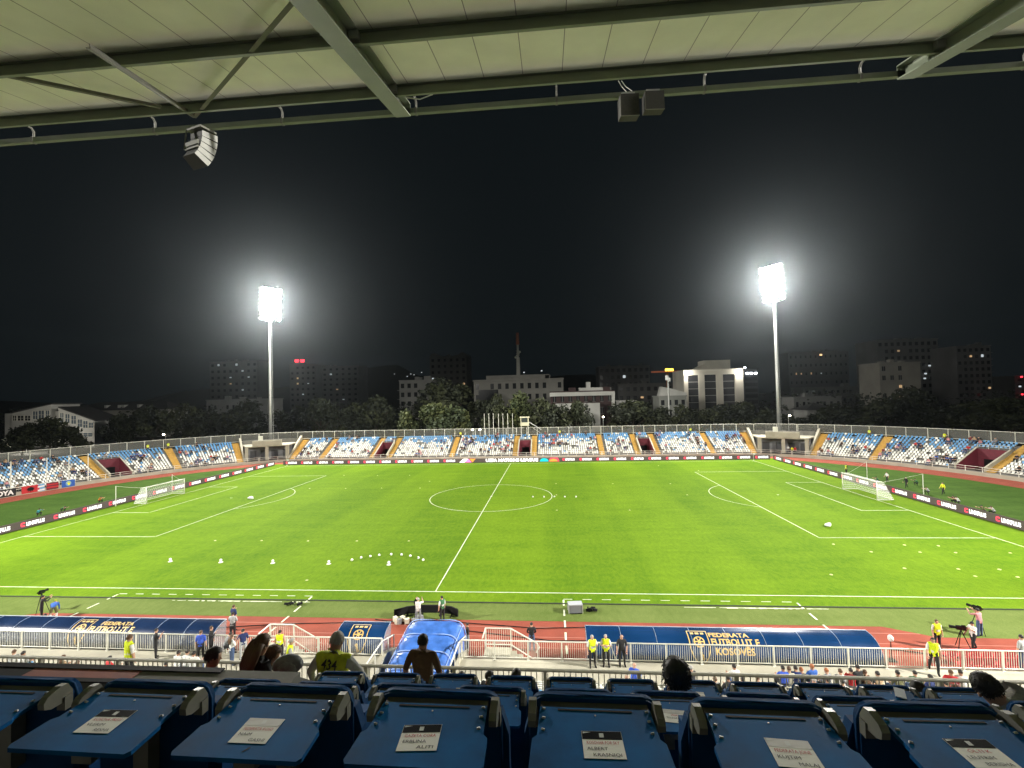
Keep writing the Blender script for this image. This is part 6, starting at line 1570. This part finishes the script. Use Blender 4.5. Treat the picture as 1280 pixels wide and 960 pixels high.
# right side
block('long low flat roofed hall right of the right mast', 1005, 1098, 484, 230, bmat('dim low', (.13, .13, .125)), 16, 3, 12, ww=.4, wh=.35)
block('pale terrace of small houses right of the right mast', 992, 1052, 497, 130, bmat('terrace', (.20, .20, .19)), 10, 2, 7, ww=.35, wh=.45)
g, Wd, H, D = block('small white house with a dark hipped roof among the trees, right of the right mast', 1009, 1044, 514, 100, bmat('cottage', (.34, .34, .32)), 9, 1, 5, ww=.4, wh=.4)
MB().add([(-Wd / 2 - 1, -1, H + .5), (Wd / 2 + 1, -1, H + .5), (Wd / 2 + 1, D + 1, H + .5), (-Wd / 2 - 1, D + 1, H + .5), (0, D / 2, H + 3)], [(0, 1, 4), (1, 2, 4), (2, 3, 4), (3, 0, 4)]).build('hipped_roof', dr, g)
block('beige five storey block with two warm lit windows, in front of the wide dark tower', 1099, 1150, 454, 150, bmat('beige', (.34, .32, .27)), 14, 6, 5, ww=.4, wh=.5, lit=((3, 2), (2, 2)), skip={(f, c) for f in range(6) for c in (3, 4)}, frame=True)
g, *_ = block('wide dark apartment tower behind the beige block', 1096, 1172, 425, 230, bmat('dim tower', (.17, .165, .16)), 20, 10, 10, ww=.5, wh=.5, lit=((8, 3),), bands=.5)
lights(g, [(1157, 467, 228), (1156, 473, 228), (1162, 457, 228), (1174, 442, 228)], LITC, .9)
g, *_ = block('narrow dark apartment tower at the right with two lit windows', 1195, 1238, 433, 210, bmat('dim tower', (.17, .165, .16)), 18, 10, 6, ww=.5, wh=.5, lit=((8, 2), (8, 4), (3, 5)), bands=.5)
g, *_ = block('dark block with red and white lights at the right edge', 1268, 1330, 470, 200, bmat('dim', (.10, .10, .10)), 16, 6, 5, ww=.4, wh=.4)
lights(g, [(1277, 471, 198), (1278, 493, 198)], mat('red lit sign', (.5, .02, .02), .5, emit=(1, .03, .05), estr=4), .7); lights(g, [(1275, 483, 198)], LITC, .8)
g, *_ = block('long dark hillside block with a lit sign far behind the right mast', 985, 1060, 440, 420, bmat('dim far', (.07, .07, .07)), 20, 6, 12, ww=.3, wh=.3, lit=((3, 2), (3, 4), (3, 6), (3, 1)))
lights(g, [(1026, 443.5, 415)], mat('orange lit sign', (.5, .3, .1), .5, emit=(1, .6, .3), estr=2.5), 1.6)
# tall pole with fittings
a = at(835, 470, Y=88); t = thing('light_pole', 'tall grey pole with box fittings standing in front of the house below the crane', 'pole', (a.x, 88, 0)); MB().tube([(0, 0, 0), (0, 0, a.z)], [.35, .22], 10).build('pole', STEEL, t)
MB().box((-.5, -.2, a.z - .6), (.9, .5, 1.5)).box((.4, -.2, a.z - 1.2), (.5, .4, 1.2)).build('box_fitting', STEEL, t)

# ------------------------------------------------------------------ trees and hills
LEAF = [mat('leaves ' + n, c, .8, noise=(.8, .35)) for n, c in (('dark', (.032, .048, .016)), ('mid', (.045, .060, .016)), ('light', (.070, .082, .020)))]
LEAF_SHADE = [mat('leaves ' + n, c, .8, noise=(.8, .35)) for n, c in (('deep', (.018, .024, .012)), ('deep mid', (.026, .034, .014)), ('deep light', (.038, .046, .016)))]  # darker copy of the leaves: unlit look of far trees put into the colour
BARK = mat('bark', (.06, .045, .03), .9)
def crown_mesh(seed, n=1500, leaf=.30):
    rr = random.Random(seed); mb = MB(); blobs = []
    for k in range(13):
        a = rr.uniform(0, 2 * PI); d = rr.uniform(0, .62); h = rr.uniform(.32, .92)
        blobs.append((Vector((d * math.cos(a) * (1.15 - h * .5), d * math.sin(a) * (1.15 - h * .5), h)), rr.uniform(.16, .30), rr.randint(0, 2)))
    for k in range(n):
        c, r, m = rr.choice(blobs); d = Vector((rr.gauss(0, 1), rr.gauss(0, 1), rr.gauss(0, 1))).normalized() * r * rr.uniform(.55, 1.08)
        p = c + Vector((d.x, d.y, d.z * .8)); s = leaf * rr.uniform(.08, .17)
        a = Vector((rr.gauss(0, 1), rr.gauss(0, 1), rr.gauss(0, .6))).normalized(); b = a.cross(Vector((rr.gauss(0, 1), rr.gauss(0, 1), rr.gauss(0, 1)))).normalized()
        mb.add([p - a * s, p + b * s * .55, p + a * s, p - b * s * .55], [(0, 1, 2, 3)], m if rr.random() < .8 else rr.randint(0, 2))
    return mb
def trunk_mesh(seed):
    rr = random.Random(seed); t = MB(); t.tube([(0, 0, 0), (.01, .01, .25), (.0, .02, .55)], [.035, .026, .014], 8)
    for k in range(6):
        a = rr.uniform(0, 2 * PI); h = rr.uniform(.22, .45); t.tube([(0, 0, h), (.18 * math.cos(a), .18 * math.sin(a), h + .16), (.34 * math.cos(a), .34 * math.sin(a), h + .30)], [.015, .010, .004], 6)
    return t
tp = []
for k in range(8):
    r_ = thing('tree', '', 'tree'); crown_mesh(k % 4 + 50, 2600, .42).build('crown', LEAF if k < 4 else LEAF_SHADE, r_); trunk_mesh(k).build('trunk', BARK, r_); tp.append([r_, False])
rt = random.Random(17)
def tree(label, px, ptop, Y, wpx, k, group=None):
    r_, used_ = tp[k]; o = r_ if not used_ else copy_tree(r_); tp[k][1] = True
    a = at(px, ptop, Y=Y); h = a.z / .98; wd = wpx * (Y - CAM.y) / FPX
    o.location = (a.x, Y, -.3); o.scale = (wd * .62, wd * .62, h); o.rotation_euler.z = rt.uniform(0, 6); o['label'] = label
    if group: o['group'] = group
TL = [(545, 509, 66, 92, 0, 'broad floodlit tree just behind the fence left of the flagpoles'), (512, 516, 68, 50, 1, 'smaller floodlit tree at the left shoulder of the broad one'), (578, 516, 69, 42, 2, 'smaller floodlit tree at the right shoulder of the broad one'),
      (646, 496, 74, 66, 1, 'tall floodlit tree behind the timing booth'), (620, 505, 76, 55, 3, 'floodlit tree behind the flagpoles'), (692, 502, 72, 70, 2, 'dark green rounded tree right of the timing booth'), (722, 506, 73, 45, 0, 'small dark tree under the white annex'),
      (560, 481, 110, 105, 3, 'large dark tree in front of the rounded tower'), (610, 497, 105, 56, 2, 'dark tree left of the grey office front'), (470, 500, 95, 75, 1, 'dark tree left of the balcony block'), (400, 503, 90, 70, 0, 'dark tree right of the left mast'), (430, 508, 92, 60, 2, 'second dark tree right of the left mast'), (365, 512, 100, 60, 3, 'dark tree close behind the left mast'),
      (300, 505, 95, 90, 1, 'dark tree left of the left mast below the pale hall'), (250, 508, 90, 80, 2, 'dark tree behind the left curve stairs'), (190, 512, 80, 80, 3, 'dark tree below the long house'), (150, 522, 78, 55, 0, 'dark tree right of the gabled house'),
      (62, 525, 70, 78, 1, 'dark tree in front of the gabled house'), (28, 531, 66, 60, 2, 'dark tree at the left edge before the gabled house'), (96, 545, 70, 40, 3, 'low bush like tree at the foot of the gabled house'),
      (790, 505, 90, 90, 0, 'dark tree below the apartments'), (820, 512, 88, 60, 1, 'dark tree left of the tall pole'), (862, 508, 86, 55, 2, 'dark conical tree before the white office left side'), (895, 510, 88, 70, 3, 'dark tree before the white office middle'), (925, 506, 92, 70, 0, 'dark tree before the glass tower'), (955, 514, 84, 60, 1, 'dark tree left of the right mast'),
      (1005, 520, 84, 70, 2, 'dark tree right of the right mast'), (1060, 508, 95, 90, 3, 'wide dark tree between the small houses and the beige block'), (1105, 502, 100, 80, 0, 'dark tree at the foot of the beige block'), (1145, 488, 110, 70, 1, 'tall dark tree right of the beige block'), (1190, 505, 95, 80, 2, 'dark tree below the narrow tower'), (1232, 518, 80, 55, 3, 'small tree behind the fence at the right'), (1262, 522, 76, 60, 0, 'small tree at the right frame edge'), (1235, 500, 110, 80, 1, 'large dark tree behind the small right edge trees')]
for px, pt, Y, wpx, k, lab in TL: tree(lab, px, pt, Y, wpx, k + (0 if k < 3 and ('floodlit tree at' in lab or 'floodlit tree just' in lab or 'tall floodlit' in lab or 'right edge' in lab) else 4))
for r_, used_ in tp:
    if not used_:
        for ch in list(r_.children): bpy.data.objects.remove(ch)
        bpy.data.objects.remove(r_)
# dark hills and the far wood that reads as one mass
hm = MB(); n = 60
for i in range(n):
    x0, x1 = -1100 + 2200 * i / n, -1100 + 2200 * (i + 1) / n
    hgt = lambda x: 26 + 26 * math.sin(x * .0042 + 2.2) + 9 * math.sin(x * .017) + (18 if x < -250 else 0)
    hm.add([(x0, 620, -1), (x1, 620, -1), (x1, 720, hgt(x1)), (x0, 720, hgt(x0)), (x1, 1000, hgt(x1) * .4), (x0, 1000, hgt(x0) * .4)], [(0, 1, 2, 3), (3, 2, 4, 5)])
struct(hm.build('hills', mat('hill', (.02, .025, .018), .95, noise=(.02, .5))))
rw_ = random.Random(8); wd = MB()
for k in range(9000):
    x = rw_.uniform(-330, 360); y = rw_.uniform(120, 175); top = 10.5 + 3 * math.sin(x * .06) + 2 * math.sin(x * .21 + 1)
    p = Vector((x, y, rw_.uniform(0, 1) ** .6 * top)); s = rw_.uniform(.5, 1.1)
    a = Vector((rw_.gauss(0, 1), rw_.gauss(0, 1), rw_.gauss(0, .6))).normalized(); b = a.cross(Vector((rw_.gauss(0, 1), rw_.gauss(0, 1), rw_.gauss(0, 1)))).normalized()
    wd.add([p - a * s, p + b * s * .6, p + a * s, p - b * s * .6], [(0, 1, 2, 3)], rw_.choice((0, 0, 1)))
struct(wd.build('far_wood', LEAF_SHADE), 'stuff'); bpy.data.objects['far_wood']['label'] = 'dark far wood between the stand and the town'; bpy.data.objects['far_wood']['category'] = 'trees'

# ------------------------------------------------------------------ night haze in the air round the floodlights
hz = MB().b2((-640, -180, -1.5), (640, 1040, 108)).build('haze', [])
struct(hz, 'stuff'); hz['label'] = 'thin night haze glowing round the floodlights'; hz['category'] = 'haze'
hmn = bpy.data.materials.new('haze'); hmn.use_nodes = True; n = hmn.node_tree
for x in list(n.nodes):
    if x.type == 'BSDF_PRINCIPLED': n.nodes.remove(x)
pv = n.nodes.new('ShaderNodeVolumePrincipled'); pv.inputs['Color'].default_value = (.73, .83, .90, 1); pv.inputs['Density'].default_value = HAZE; pv.inputs['Anisotropy'].default_value = HAZE_G
n.links.new(pv.outputs['Volume'], n.nodes['Material Output'].inputs['Volume'])
hz.data.materials.append(hmn)
bpy.context.view_layer.update()
